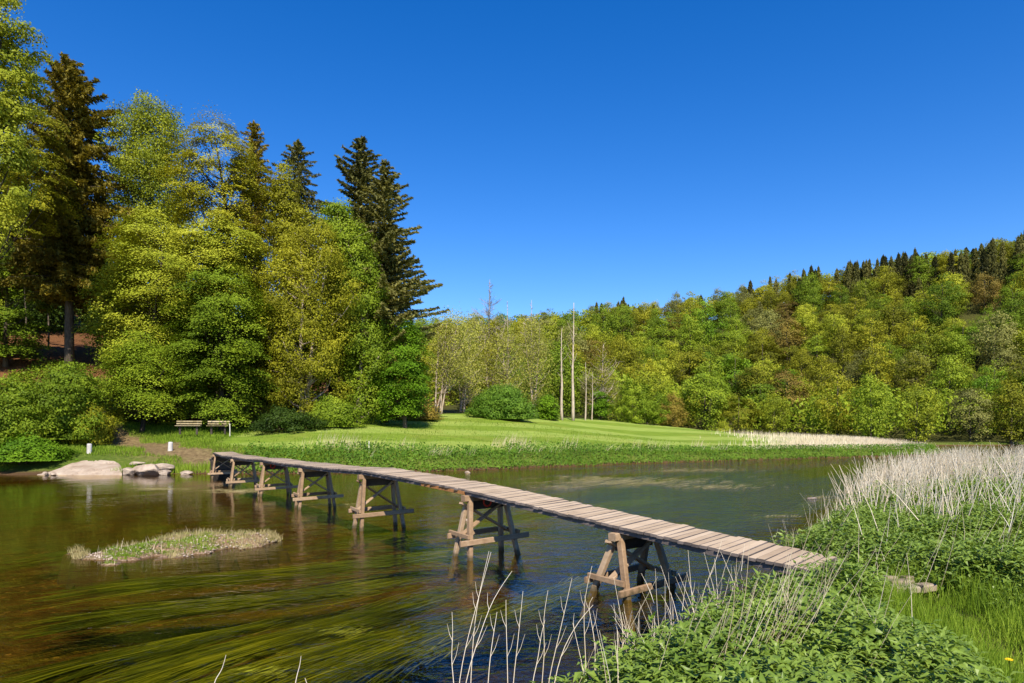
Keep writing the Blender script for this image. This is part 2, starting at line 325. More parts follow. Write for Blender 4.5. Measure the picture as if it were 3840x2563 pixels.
# ------------------------------------------------------------------ water
def water_mat():
    m, nt, N, Lk = mat('water')
    geo = N('ShaderNodeNewGeometry'); pos = geo.outputs['Position']
    fl = mapping(nt, pos, (1, 1, 1), (0, 0, -FLOW))
    a = noise(nt, mapping(nt, pos, (1.5, 2.6, 1), (0, 0, radians(-20))), 1., 4, .55, .4)
    b = noise(nt, mapping(nt, pos, (5., 9., 1), (0, 0, radians(-12))), 1., 3, .5, .3)
    patch = noise(nt, mapping(nt, fl, (.05, .3, 1)), 1., 3, .5)
    amp = ramp_out(nt, patch.outputs['Fac'], .35, .62)
    h = math_(nt, 'MULTIPLY_ADD', b.outputs['Fac'], .28, a.outputs['Fac'])
    sxy = N('ShaderNodeSeparateXYZ'); Lk(pos, sxy.inputs[0]); open_ = ramp_out(nt, sxy.outputs[0], -9., 3.)      # the left side lies in the lee of the wood
    h = math_(nt, 'MULTIPLY', h, math_(nt, 'MULTIPLY', math_(nt, 'MULTIPLY_ADD', amp, .8, .2), math_(nt, 'MULTIPLY_ADD', open_, 1.7, .22)))
    nrm = bump(nt, h, .8, .06)
    fr = N('ShaderNodeFresnel'); Lk(math_(nt, 'MULTIPLY_ADD', geo.outputs['Backfacing'], 1/1.33-1.33, 1.33), fr.inputs['IOR']); Lk(nrm, fr.inputs['Normal'])     # the thin sheet transmits alike from both sides
    gl = N('ShaderNodeBsdfGlossy'); gl.inputs['Roughness'].default_value = .04; Lk(nrm, gl.inputs['Normal'])
    tr = N('ShaderNodeBsdfTransparent'); tr.inputs['Color'].default_value = (.95, .84, .46, 1)
    mx = N('ShaderNodeMixShader'); Lk(math_(nt, 'MULTIPLY', fr.outputs[0], 1.), mx.inputs[0]); Lk(tr.outputs[0], mx.inputs[1]); Lk(gl.outputs[0], mx.inputs[2])
    o = N('ShaderNodeOutputMaterial'); Lk(mx.outputs[0], o.inputs[0]); return m
obj('river_water', mesh_data('river_water', [(-400, -60, 0), (400, -60, 0), (400, 152, 0), (-400, 152, 0)], [[0, 1, 2, 3]], water_mat()), label='shallow brown green river water rippling over weed', kind='structure')

# ------------------------------------------------------------------ leaf primitives
def unit(v): return v/(np.linalg.norm(v, axis=-1, keepdims=True)+1e-9)
def rhombs(C, Nrm, L, W, rg, T=None):
    n = len(C); Nrm = unit(Nrm)
    if T is None: T = rg.normal(size=(n, 3))
    T = unit(T-Nrm*(T*Nrm).sum(1, keepdims=True)); S = np.cross(Nrm, T)
    L = np.asarray(L).reshape(-1, 1); W = np.asarray(W).reshape(-1, 1)
    V = np.stack([C-T*L/2, C+S*W/2-T*L*.06, C+T*L/2, C-S*W/2-T*L*.06], 1).reshape(-1, 3)
    return V
def quadidx(n, off=0): return (np.arange(n)[:, None]*4+np.arange(4)[None, :]+off)
class LB:
    def __init__(s): s.V = []; s.T = []; s.n = 0
    def add(s, V, tint, k=4): s.V.append(V); s.T.append(np.repeat(tint, k)); s.n += len(V)//4
    def data(s, name, m): return mesh_data(name, np.concatenate(s.V), quadidx(s.n), m, np.concatenate(s.T))

def interp_prof(prof, z):
    """prof rows: (z, cx, r) with z ascending"""
    p = np.array(prof); return np.interp(z, p[:, 0], p[:, 1]), np.interp(z, p[:, 0], p[:, 2])
def crown_tree(name, base, prof, nclump, nleaf, leaf, style='layer', m=None, bark=None, seed=1, trunk_r=.25, clump=1.1, limbs=16, fork=.35, depthf=.9, hollow=.35, multi=1, lean=0., gaps=False, trunk_top=.85):
    """a broadleaf tree in local metres round its base; prof: (height, centre offset x, radius)"""
    rg = np.random.default_rng(seed); rd = random.Random(seed)
    z0, z1 = prof[0][0], prof[-1][0]
    # clump centres
    zz = np.linspace(z0, z1, 60); _, rr = interp_prof(prof, zz); w = rr**1.6+.05; w /= w.sum()
    cz = rg.choice(zz, nclump, p=w)+rg.uniform(-.4, .4, nclump)
    th = rg.uniform(0, 2*PI, nclump)
    cx, cr = interp_prof(prof, cz)
    lob = 1+.24*np.sin(3*th+cz*.7+seed)+.18*np.sin(5*th-cz*1.3+seed*2.)+rg.normal(0, .07, nclump)+.16*(rg.uniform(0, 1, nclump) > .93)
    rad = np.sqrt(rg.uniform(hollow, 1, nclump))*cr*lob*.88
    C = np.stack([cx+rad*np.cos(th), rad*np.sin(th)*depthf, cz], 1)
    C[:, 2] -= .10*rad
    if gaps:      # hollows between the sprays, where the inside of the crown shows dark
        g_ = np.sin(C[:, 0]*1.45+seed)*np.sin(C[:, 2]*1.7+2*seed)+.6*np.sin(C[:, 1]*1.5+C[:, 2]*.9+seed*3)
        ok = (g_ > -.5) | (rg.uniform(0, 1, nclump) < .12); C = C[ok]; cx = cx[ok]; nclump = len(C)
    rootp = np.array([0., 0, 0])
    lb = LB(); cs = clump*rg.uniform(.6, 1.35, nclump); ctint = rg.uniform(0, 1, nclump)
    k = np.repeat(np.arange(nclump), nleaf); n = len(k)
    q = np.sqrt(rg.uniform(0, 1, n)); a = rg.uniform(0, 2*PI, n)
    ox = np.cos(a)*q*cs[k]; oy = np.sin(a)*q*cs[k]
    out = unit(np.stack([C[:, 0]-cx, C[:, 1], np.zeros(nclump)], 1))[k]
    if style == 'layer':
        thk = rg.uniform(.06, .34, nclump)[k]; oz = rg.normal(0, 1, n)*thk*cs[k]-.24*q*q*cs[k]-(ox*out[:, 0]+oy*out[:, 1])*.28
        nr = np.stack([rg.normal(0, .36, n)+out[:, 0]*.62, rg.normal(0, .36, n)+out[:, 1]*.62, np.ones(n)*.9], 1)
    elif style == 'loose':
        oz = rg.normal(0, .42, n)*cs[k]; nr = rg.normal(0, .8, (n, 3))+np.array([0, 0, .5])+out*.8
    else:
        oz = rg.normal(0, .30, n)*cs[k]-.25*q*q*cs[k]; nr = rg.normal(0, .45, (n, 3))+np.array([0, 0, .45])+out*.55+np.stack([ox, oy, oz*1.6], 1)/cs[k][:, None]*1.1
    P = C[k]+np.stack([ox, oy, oz], 1)
    P[:, 2] = np.maximum(P[:, 2], .05)
    sz = leaf*rg.uniform(.6, 1.4, n)
    lb.add(rhombs(P, nr, sz, sz*.68, rg), np.clip(ctint[k]*.72+rg.uniform(0, .28, n), 0, 1))
    lm = lb.data('crown', m)
    mb = MB(); Ht = z0+(z1-z0)*trunk_top
    stems = []
    for s in range(multi):
        ox_ = 0 if multi == 1 else rd.uniform(-.5, .5)*multi*.25; oy_ = 0 if multi == 1 else rd.uniform(-.5, .5)
        tz = np.linspace(-.4, Ht*(1 if s == 0 else rd.uniform(.7, 1)), 12); tcx, _ = interp_prof(prof, np.maximum(tz, z0))
        f = np.clip(tz/Ht, 0, 1); spread = 0 if multi == 1 else rd.uniform(-1, 1)*.16*Ht
        wx = tcx*f+np.cumsum(np.array([rd.gauss(0, .05) for _ in tz]))*f*Ht/14+ox_+spread*f; wy = np.cumsum(np.array([rd.gauss(0, .04) for _ in tz]))*f*Ht/14+oy_
        R = trunk_r*(1-f*.82)*(1.35 if False else 1.)*(1+.5*np.exp(-np.maximum(tz, 0)*2.5)); R = R/(multi**.5)
        Pt = np.stack([wx, wy, tz], 1); mb.tube(Pt, R, 8, .5); stems.append((Pt, R))
    order = rg.permutation(nclump)[:limbs]
    for j in order:
        Pt, R = stems[rd.randrange(len(stems))]
        tgt = C[j]; hz = max(z0*.6, tgt[2]-np.hypot(tgt[0], tgt[1])*rd.uniform(.5, 1.0)-.5); hz = min(hz, Pt[-1][2]*.97)
        i = int(np.clip(np.searchsorted(Pt[:, 2], hz), 1, len(Pt)-1)); fr = (hz-Pt[i-1][2])/(Pt[i][2]-Pt[i-1][2]+1e-9)
        s0 = Pt[i-1]*(1-fr)+Pt[i]*fr; r0 = R[i]*.55
        d = tgt-s0; t = np.linspace(0, 1, 7)[:, None]
        bow = np.array([0, 0, -1.])*np.sin(t*PI)*np.linalg.norm(d)*rd.uniform(.02, .14)+np.array([rd.gauss(0, 1), rd.gauss(0, 1), 0])*np.sin(t*PI*2)*.12
        Q = s0+d*t+bow; mb.tube(Q, np.linspace(r0, r0*.18+.008, 7), 5, .5)
        for q2 in range(2):
            st = Q[rd.randint(3, 5)]; e = st+np.array([rd.gauss(0, 1), rd.gauss(0, 1), rd.uniform(.1, .9)])*clump*.9
            mb.tube([st, (st+e)/2+np.array([0, 0, .1]), e], [r0*.3, r0*.2, .008], 4, .5)
    tm = mb.data('trunk', bark or BARK, smooth=True)
    return lm, tm
def place_tree(name, lm, tm, loc, rz=0., sc=1., label='', cat='tree', group=None, scz=None):
    r = empty(name, loc, rz, label=label, cat=cat, group=group); r.scale = (sc, sc, scz or sc)
    if tm: obj('trunk', tm, r)
    obj('crown' if cat != 'bush' else 'foliage', lm, r); return r

def px_tree(name, xb, Y, outline, nclump, nleaf, leaf, label, cat='tree', base_y=None, **kw):
    """outline rows (y, xleft, xright) as the crown is seen at distance Y; becomes a round crown in metres"""
    X = (xb-CX)/F*Y; z = gz(X, Y); s = Y/F
    prof = sorted([(H-(y-HY)*s-z, ((a+b)/2-xb)*s, (b-a)/2*s) for y, a, b in outline])
    # keep every radius' bottom above ground
    prof = [(max(p[0], .1+.02*i), p[1], p[2]) for i, p in enumerate(prof)]
    cl = kw.get('clump', 1.1)
    prof = [(p[0]-(.25 if i == len(prof)-1 else 0), p[1], max(.25, p[2]-cl*.5)) for i, p in enumerate(prof)]
    lay = kw.get('style') == 'layer'
    lm, tm = crown_tree(name, None, prof, int(nclump*(1.0 if lay else 1.4)), int(nleaf*(2.4 if lay else 1.9)), leaf*(.90 if lay else .96), gaps=(cat == 'tree' and kw.get('style') != 'loose'), **kw)
    return place_tree(name, lm, tm, (X, Y, z), label=label, cat=cat)

def conifer(prof_h, base_clear, rmax, m, seed, droop=.35, ragged=.25, dens=1., leaf=.3, trunk_r=.28, hang=.5, power=.85, bark=None, onesided=None):
    rg = np.random.default_rng(seed); rd = random.Random(seed); Ht = prof_h; lb = LB(); mb = MB()
    tz = np.linspace(-.5, Ht, 14); mb.tube(np.stack([np.cumsum(rg.normal(0, .02, 14)), np.cumsum(rg.normal(0, .02, 14)), tz], 1), trunk_r*(1-np.clip(tz/Ht, 0, 1)*.95)+.01, 8, .5)
    z = base_clear
    while z < Ht-.15:
        f = (Ht-z)/(Ht-base_clear); L0 = rmax*(f**power)*(1-.25*max(0, f-.8)/.2)
        nb = rd.randint(5, 7); a0 = rd.uniform(0, 2*PI)
        for b in range(nb):
            a = a0+b*2*PI/nb+rd.gauss(0, .2); L = max(.25, L0*rd.uniform(1-ragged*1.6, 1+ragged*.6))
            if onesided and cos(a) < 0: L *= onesided
            n = max(5, int(L/.16*dens)); t = np.linspace(.12, 1, n)
            up = (.35 if f < .35 else .05)
            zz = z+L*(up*t-droop*f*t*t*1.2+.12*f*t**4)
            P = np.stack([np.cos(a)*L*t, np.sin(a)*L*t, zz], 1)
            mb.tube(P[::max(1, n//5)], np.linspace(.05*f+.015, .008, len(P[::max(1, n//5)])), 4, .5, cap=False)
            k = 7; PP = np.repeat(P, k, 0); tt = np.repeat(t, k); m_ = len(PP)
            side = np.array([-sin(a), cos(a), 0]); wid = .32*L*(1-tt)+.12
            sgn = rg.uniform(-1, 1, m_)
            PP = PP+side*(sgn*wid)[:, None]*rg.uniform(.4, 1, m_)[:, None]; PP[:, 2] -= rg.uniform(0, 1, m_)*hang*(.25+.75*f)*.8+np.abs(sgn)*wid*.15
            T = np.array([cos(a), sin(a), 0])*.5+side*sgn[:, None]*.8+np.array([0, 0, -1.])*rg.uniform(.1, 1.1, m_)[:, None]*hang
            nr = rg.normal(0, .6, (m_, 3))+np.array([0, 0, .8])
            sz = leaf*rg.uniform(.6, 1.3, m_); ct = rd.random()
            lb.add(rhombs(PP, nr, sz*1.25, sz*.42, rg, T), np.clip(ct*.5+rg.uniform(0, .5, m_), 0, 1))
        z += rd.uniform(.32, .55)*(1 if Ht > 15 else .7)
    # leader
    m_ = 60; P = np.stack([rg.normal(0, .06, m_), rg.normal(0, .06, m_), rg.uniform(Ht-1.2, Ht+.1, m_)], 1)
    lb.add(rhombs(P, rg.normal(0, 1, (m_, 3)), np.full(m_, leaf), np.full(m_, leaf*.3), rg, np.tile([0, 0, 1.], (m_, 1))+rg.normal(0, .4, (m_, 3))), rg.uniform(0, 1, m_))
    return lb.data('crown', m), mb.data('trunk', bark or BARK_D, smooth=True)
def px_conifer(name, xb, Y, ytop, ybase_clear, halfw, m, label, seed, **kw):
    X = (xb-CX)/F*Y; z = gz(X, Y); s = Y/F; Ht = H-(ytop-HY)*s-z
    lm, tm = conifer(Ht, max(.8, H-(ybase_clear-HY)*s-z), halfw*s, m, seed, **kw)
    return place_tree(name, lm, tm, (X, Y, z), label=label, cat='tree')

# ------------------------------------------------------------------ near trees on the left bank (outlines in the photograph's pixels at a known distance)
px_tree('broadleaf_tree', -44, 42, [(-22, -25, 22), (-8, -40, 36), (25, -42, 36), (38, -38, 70), (50, -40, 34), (80, -42, 46), (110, -46, 38), (150, -46, 40), (200, -46, 30), (250, -46, 12), (300, -46, 4)], 200, 95, .16,
        'tall pale green tree cut off by the frame edge in the upper left corner', style='spray', m=LM['yellowgreen'], bark=BARK_D, seed=3, clump=.75, limbs=26, hollow=.1, trunk_r=.3)
px_conifer('spruce_tree', 70, 61, 60, 292, 76, LM['needle_brown'], 'tall brown tinged spruce with hanging branches and a bare grey lower trunk', 5, ragged=.45, droop=.30, hang=1.0, dens=1.5, leaf=.4, trunk_r=.42, power=.5, bark=BARK)
px_tree('broadleaf_tree', -28, 54, [(100, 20, 45), (120, 0, 62), (150, -5, 66), (180, 0, 70), (205, -5, 64), (235, -10, 45)], 190, 80, .17,
        'yellow leafed tree overlapping the left flank of the brown spruce', style='layer', m=LM['olive'], bark=BARK_D, seed=6, clump=.85, limbs=22, trunk_r=.22)
px_tree('broadleaf_tree', 6, 60, [(248, -15, 30), (270, -30, 45), (300, -35, 50), (330, -40, 52), (352, -40, 44)], 200, 85, .2,
        'dark green understorey tree in forest shade above the left bushes', style='layer', m=LM['green'], bark=BARK, seed=7, clump=1.0, limbs=18, trunk_r=.2)
px_tree('broadleaf_tree', 96, 63, [(270, 88, 108), (290, 82, 116), (320, 84, 114), (338, 90, 108)], 60, 50, .18,
        'small thin sapling lit green between the spruce trunk and the layered tree', style='layer', m=LM['green'], bark=BARK_D, seed=8, clump=.8, limbs=12, trunk_r=.08)
px_tree('broadleaf_tree', 150, 64, [(93, 133, 147), (108, 118, 178), (130, 108, 190), (160, 105, 194), (200, 110, 198), (240, 116, 194), (275, 122, 188)], 430, 75, .16,
        'airy pale yellow green tree standing tallest beside the brown spruce', style='loose', m=LM['yellowgreen'], bark=BARK, seed=11, clump=1.0, limbs=44, trunk_r=.3, hollow=.15)
px_tree('broadleaf_tree', 224, 59, [(108, 205, 218), (125, 186, 240), (150, 172, 262), (180, 164, 276), (210, 168, 281), (240, 176, 278), (265, 186, 268)], 330, 80, .17,
        'broad olive gold tree with dark crooked limbs showing in its crown', style='layer', m=LM['olive'], bark=BARK_D, seed=12, clump=1.0, limbs=60, trunk_r=.34)
px_conifer('spruce_tree', 254, 74, 122, 230, 34, LM['needle_brown'], 'brown conifer tip rising just behind the olive gold tree', 13, ragged=.4, hang=.6, leaf=.34, power=.6)
px_conifer('spruce_tree', 298, 71, 140, 250, 42, LM['needle_green'], 'narrow dark conifer between the olive tree and the double fir', 14, ragged=.5, hang=.5, leaf=.34, power=.6, dens=.9)
px_tree('broadleaf_tree', 288, 61, [(162, 279, 292), (190, 264, 302), (225, 264, 316), (260, 268, 322), (285, 274, 314)], 170, 75, .17,
        'golden green tree in front of the narrow dark conifer', style='spray', m=LM['olive'], bark=BARK, seed=15, clump=.9, limbs=26, trunk_r=.2)
px_conifer('fir_tree', 361, 67, 137, 335, 70, LM['needle_green'], 'tall fir with the highest top of the pair right of the leafy wood', 16, ragged=.42, hang=.3, droop=.05, leaf=.36, power=.66, dens=1.25, trunk_r=.4)
px_conifer('fir_tree', 385, 63, 161, 345, 66, LM['needle_green'], 'dark fir with long open branches reaching right over the valley', 17, ragged=.38, hang=.3, droop=.02, leaf=.36, power=.7, dens=1.25, trunk_r=.4)
px_tree('broadleaf_tree', 150, 55, [(208, 122, 170), (224, 108, 206), (258, 100, 224), (300, 96, 222), (345, 94, 206), (390, 100, 198), (418, 114, 184)], 620, 90, .17,
        'large bright hornbeam in layered sprays, left half of the leafy wood', style='layer', m=LM['yellowgreen'], bark=BARK, seed=21, clump=1.15, limbs=40, trunk_r=.3)
px_tree('broadleaf_tree', 216, 56, [(216, 190, 245), (236, 172, 270), (262, 168, 272), (300, 180, 262)], 280, 80, .17,
        'yellow green rounded tree top under the olive gold tree', style='layer', m=LM['yellowgreen'], bark=BARK, seed=22, clump=1.0, limbs=22, trunk_r=.22)
px_tree('broadleaf_tree', 222, 53.5, [(266, 196, 244), (280, 176, 264), (305, 166, 274), (355, 164, 274), (390, 170, 270), (416, 180, 262)], 460, 85, .17,
        'fresh green layered tree above the two benches', style='layer', m=LM['green'], bark=BARK_D, seed=23, clump=1.05, limbs=26, trunk_r=.24)
px_tree('broadleaf_tree', 142, 51.5, [(330, 125, 150), (348, 108, 172), (370, 102, 186), (390, 108, 190), (408, 128, 184)], 260, 85, .15,
        'low spreading green tree beside the red leaf slope', style='layer', m=LM['green'], bark=BARK_D, seed=24, clump=.95, limbs=26, trunk_r=.16)
px_tree('broadleaf_tree', 304, 57, [(218, 300, 332), (236, 280, 347), (262, 262, 354), (300, 254, 356), (340, 250, 352), (380, 254, 344), (414, 262, 338)], 430, 75, .16,
        'olive brown maple with pale forked trunks, centre of the leafy wood', style='spray', m=LM['olive'], bark=BARK_P, seed=25, clump=1.0, limbs=50, trunk_r=.3, multi=2)
px_tree('broadleaf_tree', 358, 60, [(204, 324, 352), (222, 312, 366), (250, 322, 381), (290, 332, 388), (340, 338, 392), (385, 340, 394), (416, 346, 388)], 420, 75, .17,
        'fresh green tree standing before the trunks of the fir pair', style='spray', m=LM['green'], bark=BARK_P, seed=26, clump=1.0, limbs=36, trunk_r=.26)
px_tree('broadleaf_tree', 405, 60, [(320, 400, 414), (336, 387, 425), (360, 375, 433), (390, 372, 433), (412, 378, 428)], 230, 85, .17,
        'small bright green beech at the right end of the leafy wood', style='layer', m=LM['vivid'], bark=BARK, seed=27, clump=.95, limbs=20, trunk_r=.18)
# bushes and undergrowth on the left bank
for i, (xb, Y, ol, nc, key, lab) in enumerate([
    (62, 46.5, [(364, 52, 84), (380, 34, 102), (400, 12, 108), (425, 4, 102), (446, 10, 92)], 330, 'green', 'high green bramble bush rising to the spruce trunk'),
    (0, 44, [(378, -30, 28), (392, -44, 48), (415, -50, 56), (440, -50, 54), (455, -50, 50)], 330, 'green', 'wide greyish green thicket at the left edge of the frame'),
    (88, 47, [(400, 78, 100), (415, 68, 112), (435, 64, 112), (447, 70, 106)], 130, 'olive', 'brown stemmed shrub just behind the bollard nearest the left thicket'),
    (30, 42, [(436, 8, 50), (446, -10, 70), (458, -20, 76), (467, -20, 66)], 150, 'vivid', 'low nettle mound on the shore below the left thicket'),
    (284, 53, [(408, 266, 300), (415, 250, 322), (424, 246, 326)], 90, 'dark', 'low rough undergrowth right of the benches'),
    (336, 56, [(396, 318, 346), (408, 308, 360), (420, 306, 366)], 120, 'green', 'leafy undergrowth below the maple on the meadow edge'),
    (412, 68, [(394, 404, 420), (402, 396, 434), (416, 392, 440)], 110, 'rust', 'brown scrub beside the clump of white stems'),
    (505, 76, [(385, 490, 518), (393, 476, 528), (405, 470, 536), (416, 472, 534)], 230, 'bankgreen', 'rounded green bush on the crest of the meadow'),
    (547, 82, [(393, 540, 554), (402, 535, 560), (416, 536, 558)], 70, 'vivid', 'small dark green bush left of the pale dead trunks'),
    (636, 98, [(378, 624, 646), (390, 610, 664), (408, 604, 672), (421, 610, 668)], 160, 'green', 'open green tree on the meadow crest, right of the dead trunks'),
    (600, 96, [(388, 592, 606), (400, 588, 612), (416, 590, 610)], 60, 'vivid', 'bright small bush right beside the thinnest dead trunk'),
    (672, 112, [(395, 664, 682), (408, 655, 690), (424, 658, 688)], 70, 'rust', 'reddish leafed shrub at the right end of the meadow crest'),
    (722, 150, [(420, 718, 726), (428, 714, 732), (438, 714, 732)], 40, 'yellowgreen', 'yellow green bush alone at the foot of the wooded hill')]):
    px_tree('bush' if 'tree' not in lab.split(' on ')[0] else 'small_tree', xb, Y, ol, nc, 60, .15 if Y < 60 else .2, lab, cat='bush' if 'open green tree' not in lab else 'tree', style='spray' if key != 'vivid' else 'layer',
            m=LM[key], bark=BARK, seed=40+i, clump=.6 if Y < 60 else .8, limbs=30, trunk_r=.07, hollow=.25, multi=3, trunk_top=.7)
# thin light trees with pale stems in the middle
for i, (xb, Y, ol, nc, mult, key, lab) in enumerate([
    (437, 77, [(314, 438, 470), (330, 428, 478), (355, 428, 480), (380, 432, 474)], 150, 5, 'pale', 'pale willow with a fan of white leaning stems at the wood end'),
    (462, 84, [(318, 452, 486), (340, 446, 492), (370, 448, 490), (400, 455, 486)], 150, 3, 'pale', 'thin grey green tree second from the wood end'),
    (489, 92, [(318, 478, 510), (345, 470, 512), (375, 472, 510), (400, 480, 505)], 140, 2, 'olive', 'thin brownish tree below the tall bare crown'),
    (506, 86, [(330, 494, 522), (355, 488, 530), (380, 490, 528), (400, 495, 525)], 120, 2, 'pale', 'sparse tree with two pale stems above the rounded bush'),
    (532, 90, [(316, 520, 548), (340, 512, 556), (370, 512, 556), (405, 520, 552)], 160, 2, 'pale', 'sparse light green tree left of the dead trunks'),
    (600, 110, [(340, 590, 618), (360, 580, 628), (390, 582, 626), (414, 588, 620)], 110, 1, 'olive', 'thin olive tree behind the dead trunks')]):
    px_tree('slender_tree', xb, Y, ol, nc, 24, .17, lab, style='loose', m=LM[key], bark=BARK_P, seed=70+i, clump=1.1, limbs=60, trunk_r=.22, hollow=.1, multi=mult, trunk_top=.97)

def bare_tree(name, xb, Y, ytop, half, label, seed, nb=26, r0=.16, bark=BARK_P, twigs=True, up=.5, start=.35, base_y=None):
    rd = random.Random(seed); X = (xb-CX)/F*Y; z = gz(X, Y); Ht = H-(ytop-HY)*Y/F-z; hw = half*Y/F
    mb = MB(); tz = np.linspace(-.3, Ht, 12); lx = np.cumsum([rd.gauss(0, Ht*.003) for _ in tz]); ly = np.cumsum([rd.gauss(0, Ht*.003) for _ in tz])
    R = r0*(1-np.clip(tz/Ht, 0, 1)*.85); P = np.stack([lx, ly, tz], 1); mb.tube(P, R, 8, .6)
    bb = MB()
    for b in range(nb):
        h = Ht*rd.uniform(start, .97); i = int(np.clip(np.searchsorted(tz, h), 1, 11)); s0 = P[i-1]+(P[i]-P[i-1])*(h-tz[i-1])/(tz[i]-tz[i-1])
        a = rd.uniform(0, 2*PI); f = (h/Ht-start)/(1-start); L = hw*rd.uniform(.5, 1.15)*(math.sin(min(1, f*1.1+.25)*PI)**.6+.15)
        e = s0+np.array([cos(a)*L, sin(a)*L, L*rd.uniform(up*.5, up*1.6)]); m1 = (s0+e)/2-np.array([0, 0, L*.1])
        rr = R[i]*.4; bb.tube([s0, m1, e], [rr, rr*.6, .012], 4, .5)
        if twigs:
            for q in range(9):
                t = rd.uniform(.25, 1); st = s0+(m1-s0)*t*2 if t < .5 else m1+(e-m1)*(t*2-1); a2 = a+rd.gauss(0, .9); l = L*.45*rd.uniform(.4, 1)
                e2 = st+np.array([cos(a2)*l, sin(a2)*l, l*rd.uniform(.2, 1.1)]); bb.tube([st, e2], [rr*.3+.006, .008], 3, .6, cap=False)
                for q3 in range(2):
                    st3 = st+(e2-st)*rd.uniform(.4, 1); a3 = a2+rd.gauss(0, 1); bb.tube([st3, st3+np.array([cos(a3), sin(a3), rd.uniform(.2, 1.4)])*l*.5], [.014, .008], 3, .6, cap=False)
    r = empty(name, (X, Y, z), label=label, cat='tree'); obj('trunk', mb.data('trunk', bark, True), r); obj('branches', bb.data('branches', bark), r); return r
BARK_TW = simple_mat('bark_twig', [(.12, .10, .08), (.26, .22, .18), (.36, .31, .26)], 2., bmp=.2)
bare_tree('bare_tree', 488, 96, 280, 19, 'tall leafless grey tree standing against the sky', 3, nb=60, r0=.2, bark=BARK_TW, start=.45, up=.55)
bare_tree('dead_tree', 507, 88, 301, 8, 'white dead treetop poking above the thin wood', 4, nb=18, r0=.13, start=.55, up=.9)
bare_tree('dead_tree', 533, 94, 300, 12, 'pale twiggy dead top nearest left of the standing dead trunks', 5, nb=30, r0=.13, start=.55, up=.7)
bare_tree('dead_tree', 562, 84, 328, 7, 'reddish white dead trunk, shorter of the two bare poles', 6, nb=9, r0=.19, twigs=False, start=.45, up=1.)
bare_tree('dead_tree', 573, 86, 303, 8, 'tallest bare white dead trunk on the meadow crest', 7, nb=12, r0=.22, twigs=False, start=.4, up=1.3)
bare_tree('dead_tree', 585, 90, 362, 11, 'thin grey dead trunk with thin side branches', 8, nb=16, r0=.12, twigs=False, start=.5, up=.8)
bare_tree('dead_tree', 592, 93, 372, 8, 'slimmest grey dead trunk, right of the others', 9, nb=12, r0=.10, twigs=False, start=.4, up=.6)
for i, (xb, Y, yt, lb_) in enumerate([(25, 66, 165, 'forked pale trunk rising in the dark forest at the left'), (48, 67, 185, 'thin leaning grey trunk beside the forked pale one'), (118, 66, 205, 'slender trunk in the gap right of the brown spruce'), (268, 66, 200, 'grey stem half hidden behind the maple'), (128, 70, 190, 'darker stem in the gap before the airy tree')]):
    bare_tree('slender_tree', xb, Y, yt, 14, lb_, 20+i, nb=14, r0=.08, bark=BARK, twigs=True, start=.3, up=.6)

# dark forest behind on the left slope
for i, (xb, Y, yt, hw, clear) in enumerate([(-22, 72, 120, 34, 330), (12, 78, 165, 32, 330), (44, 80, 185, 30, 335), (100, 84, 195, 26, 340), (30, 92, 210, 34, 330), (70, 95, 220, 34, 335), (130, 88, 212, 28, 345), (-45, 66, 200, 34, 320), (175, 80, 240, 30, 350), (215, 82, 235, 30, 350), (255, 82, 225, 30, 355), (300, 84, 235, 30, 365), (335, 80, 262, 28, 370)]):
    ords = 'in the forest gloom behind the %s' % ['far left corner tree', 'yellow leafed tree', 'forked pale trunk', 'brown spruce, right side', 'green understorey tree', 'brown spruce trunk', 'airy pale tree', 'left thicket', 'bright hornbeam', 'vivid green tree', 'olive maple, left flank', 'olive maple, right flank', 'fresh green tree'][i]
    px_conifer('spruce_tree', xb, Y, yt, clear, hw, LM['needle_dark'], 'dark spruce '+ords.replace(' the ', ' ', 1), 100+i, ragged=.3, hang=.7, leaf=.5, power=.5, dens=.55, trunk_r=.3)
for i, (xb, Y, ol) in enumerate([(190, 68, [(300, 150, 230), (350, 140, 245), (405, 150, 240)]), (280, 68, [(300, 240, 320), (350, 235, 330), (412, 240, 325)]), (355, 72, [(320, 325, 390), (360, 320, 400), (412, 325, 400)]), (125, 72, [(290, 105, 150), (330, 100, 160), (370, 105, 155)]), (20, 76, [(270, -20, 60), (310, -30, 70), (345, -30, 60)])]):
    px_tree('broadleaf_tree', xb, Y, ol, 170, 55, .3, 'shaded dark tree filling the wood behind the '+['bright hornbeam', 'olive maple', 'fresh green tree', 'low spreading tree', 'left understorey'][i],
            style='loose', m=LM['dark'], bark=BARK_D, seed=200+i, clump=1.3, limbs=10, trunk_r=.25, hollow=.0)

# ------------------------------------------------------------------ the wooded hill
PROT = {}
def proto(kind, v):
    k = (kind, v)
    if k in PROT: return PROT[k]
    rg = np.random.default_rng(500+v+hash(kind) % 97 if False else 500+v*13+len(kind)*7); a = rg.uniform
    if kind == 'conifer':
        d = conifer(9.5, .5, [2.3, 3.2, 2.8][v % 3], LM['needle_dark'] if v % 2 else LM['needle_green'], 600+v, ragged=.3, hang=.5, leaf=.6, dens=.5, power=.7, trunk_r=.2)
    else:
        w = 4.6*a(.85, 1.15); hgt = 11.5*a(.9, 1.12)
        prof = [(1.6, 0, w*.4), (hgt*.34, a(-.4, .4), w*.72), (hgt*.58, a(-.5, .5), w), (hgt*.78, a(-.5, .5), w*.85), (hgt*.93, a(-.5, .5), w*.5), (hgt, a(-.3, .3), w*.15)]
        d = crown_tree('t', None, prof, 100, 66, .31, style=['layer', 'spray', 'spray', 'spray'][v % 4], m=HM[kind], bark=BARK, seed=700+v*3+len(kind), clump=1.35, limbs=10, trunk_r=.2, hollow=.3)
    PROT[k] = d; return d
rg = np.random.default_rng(99)
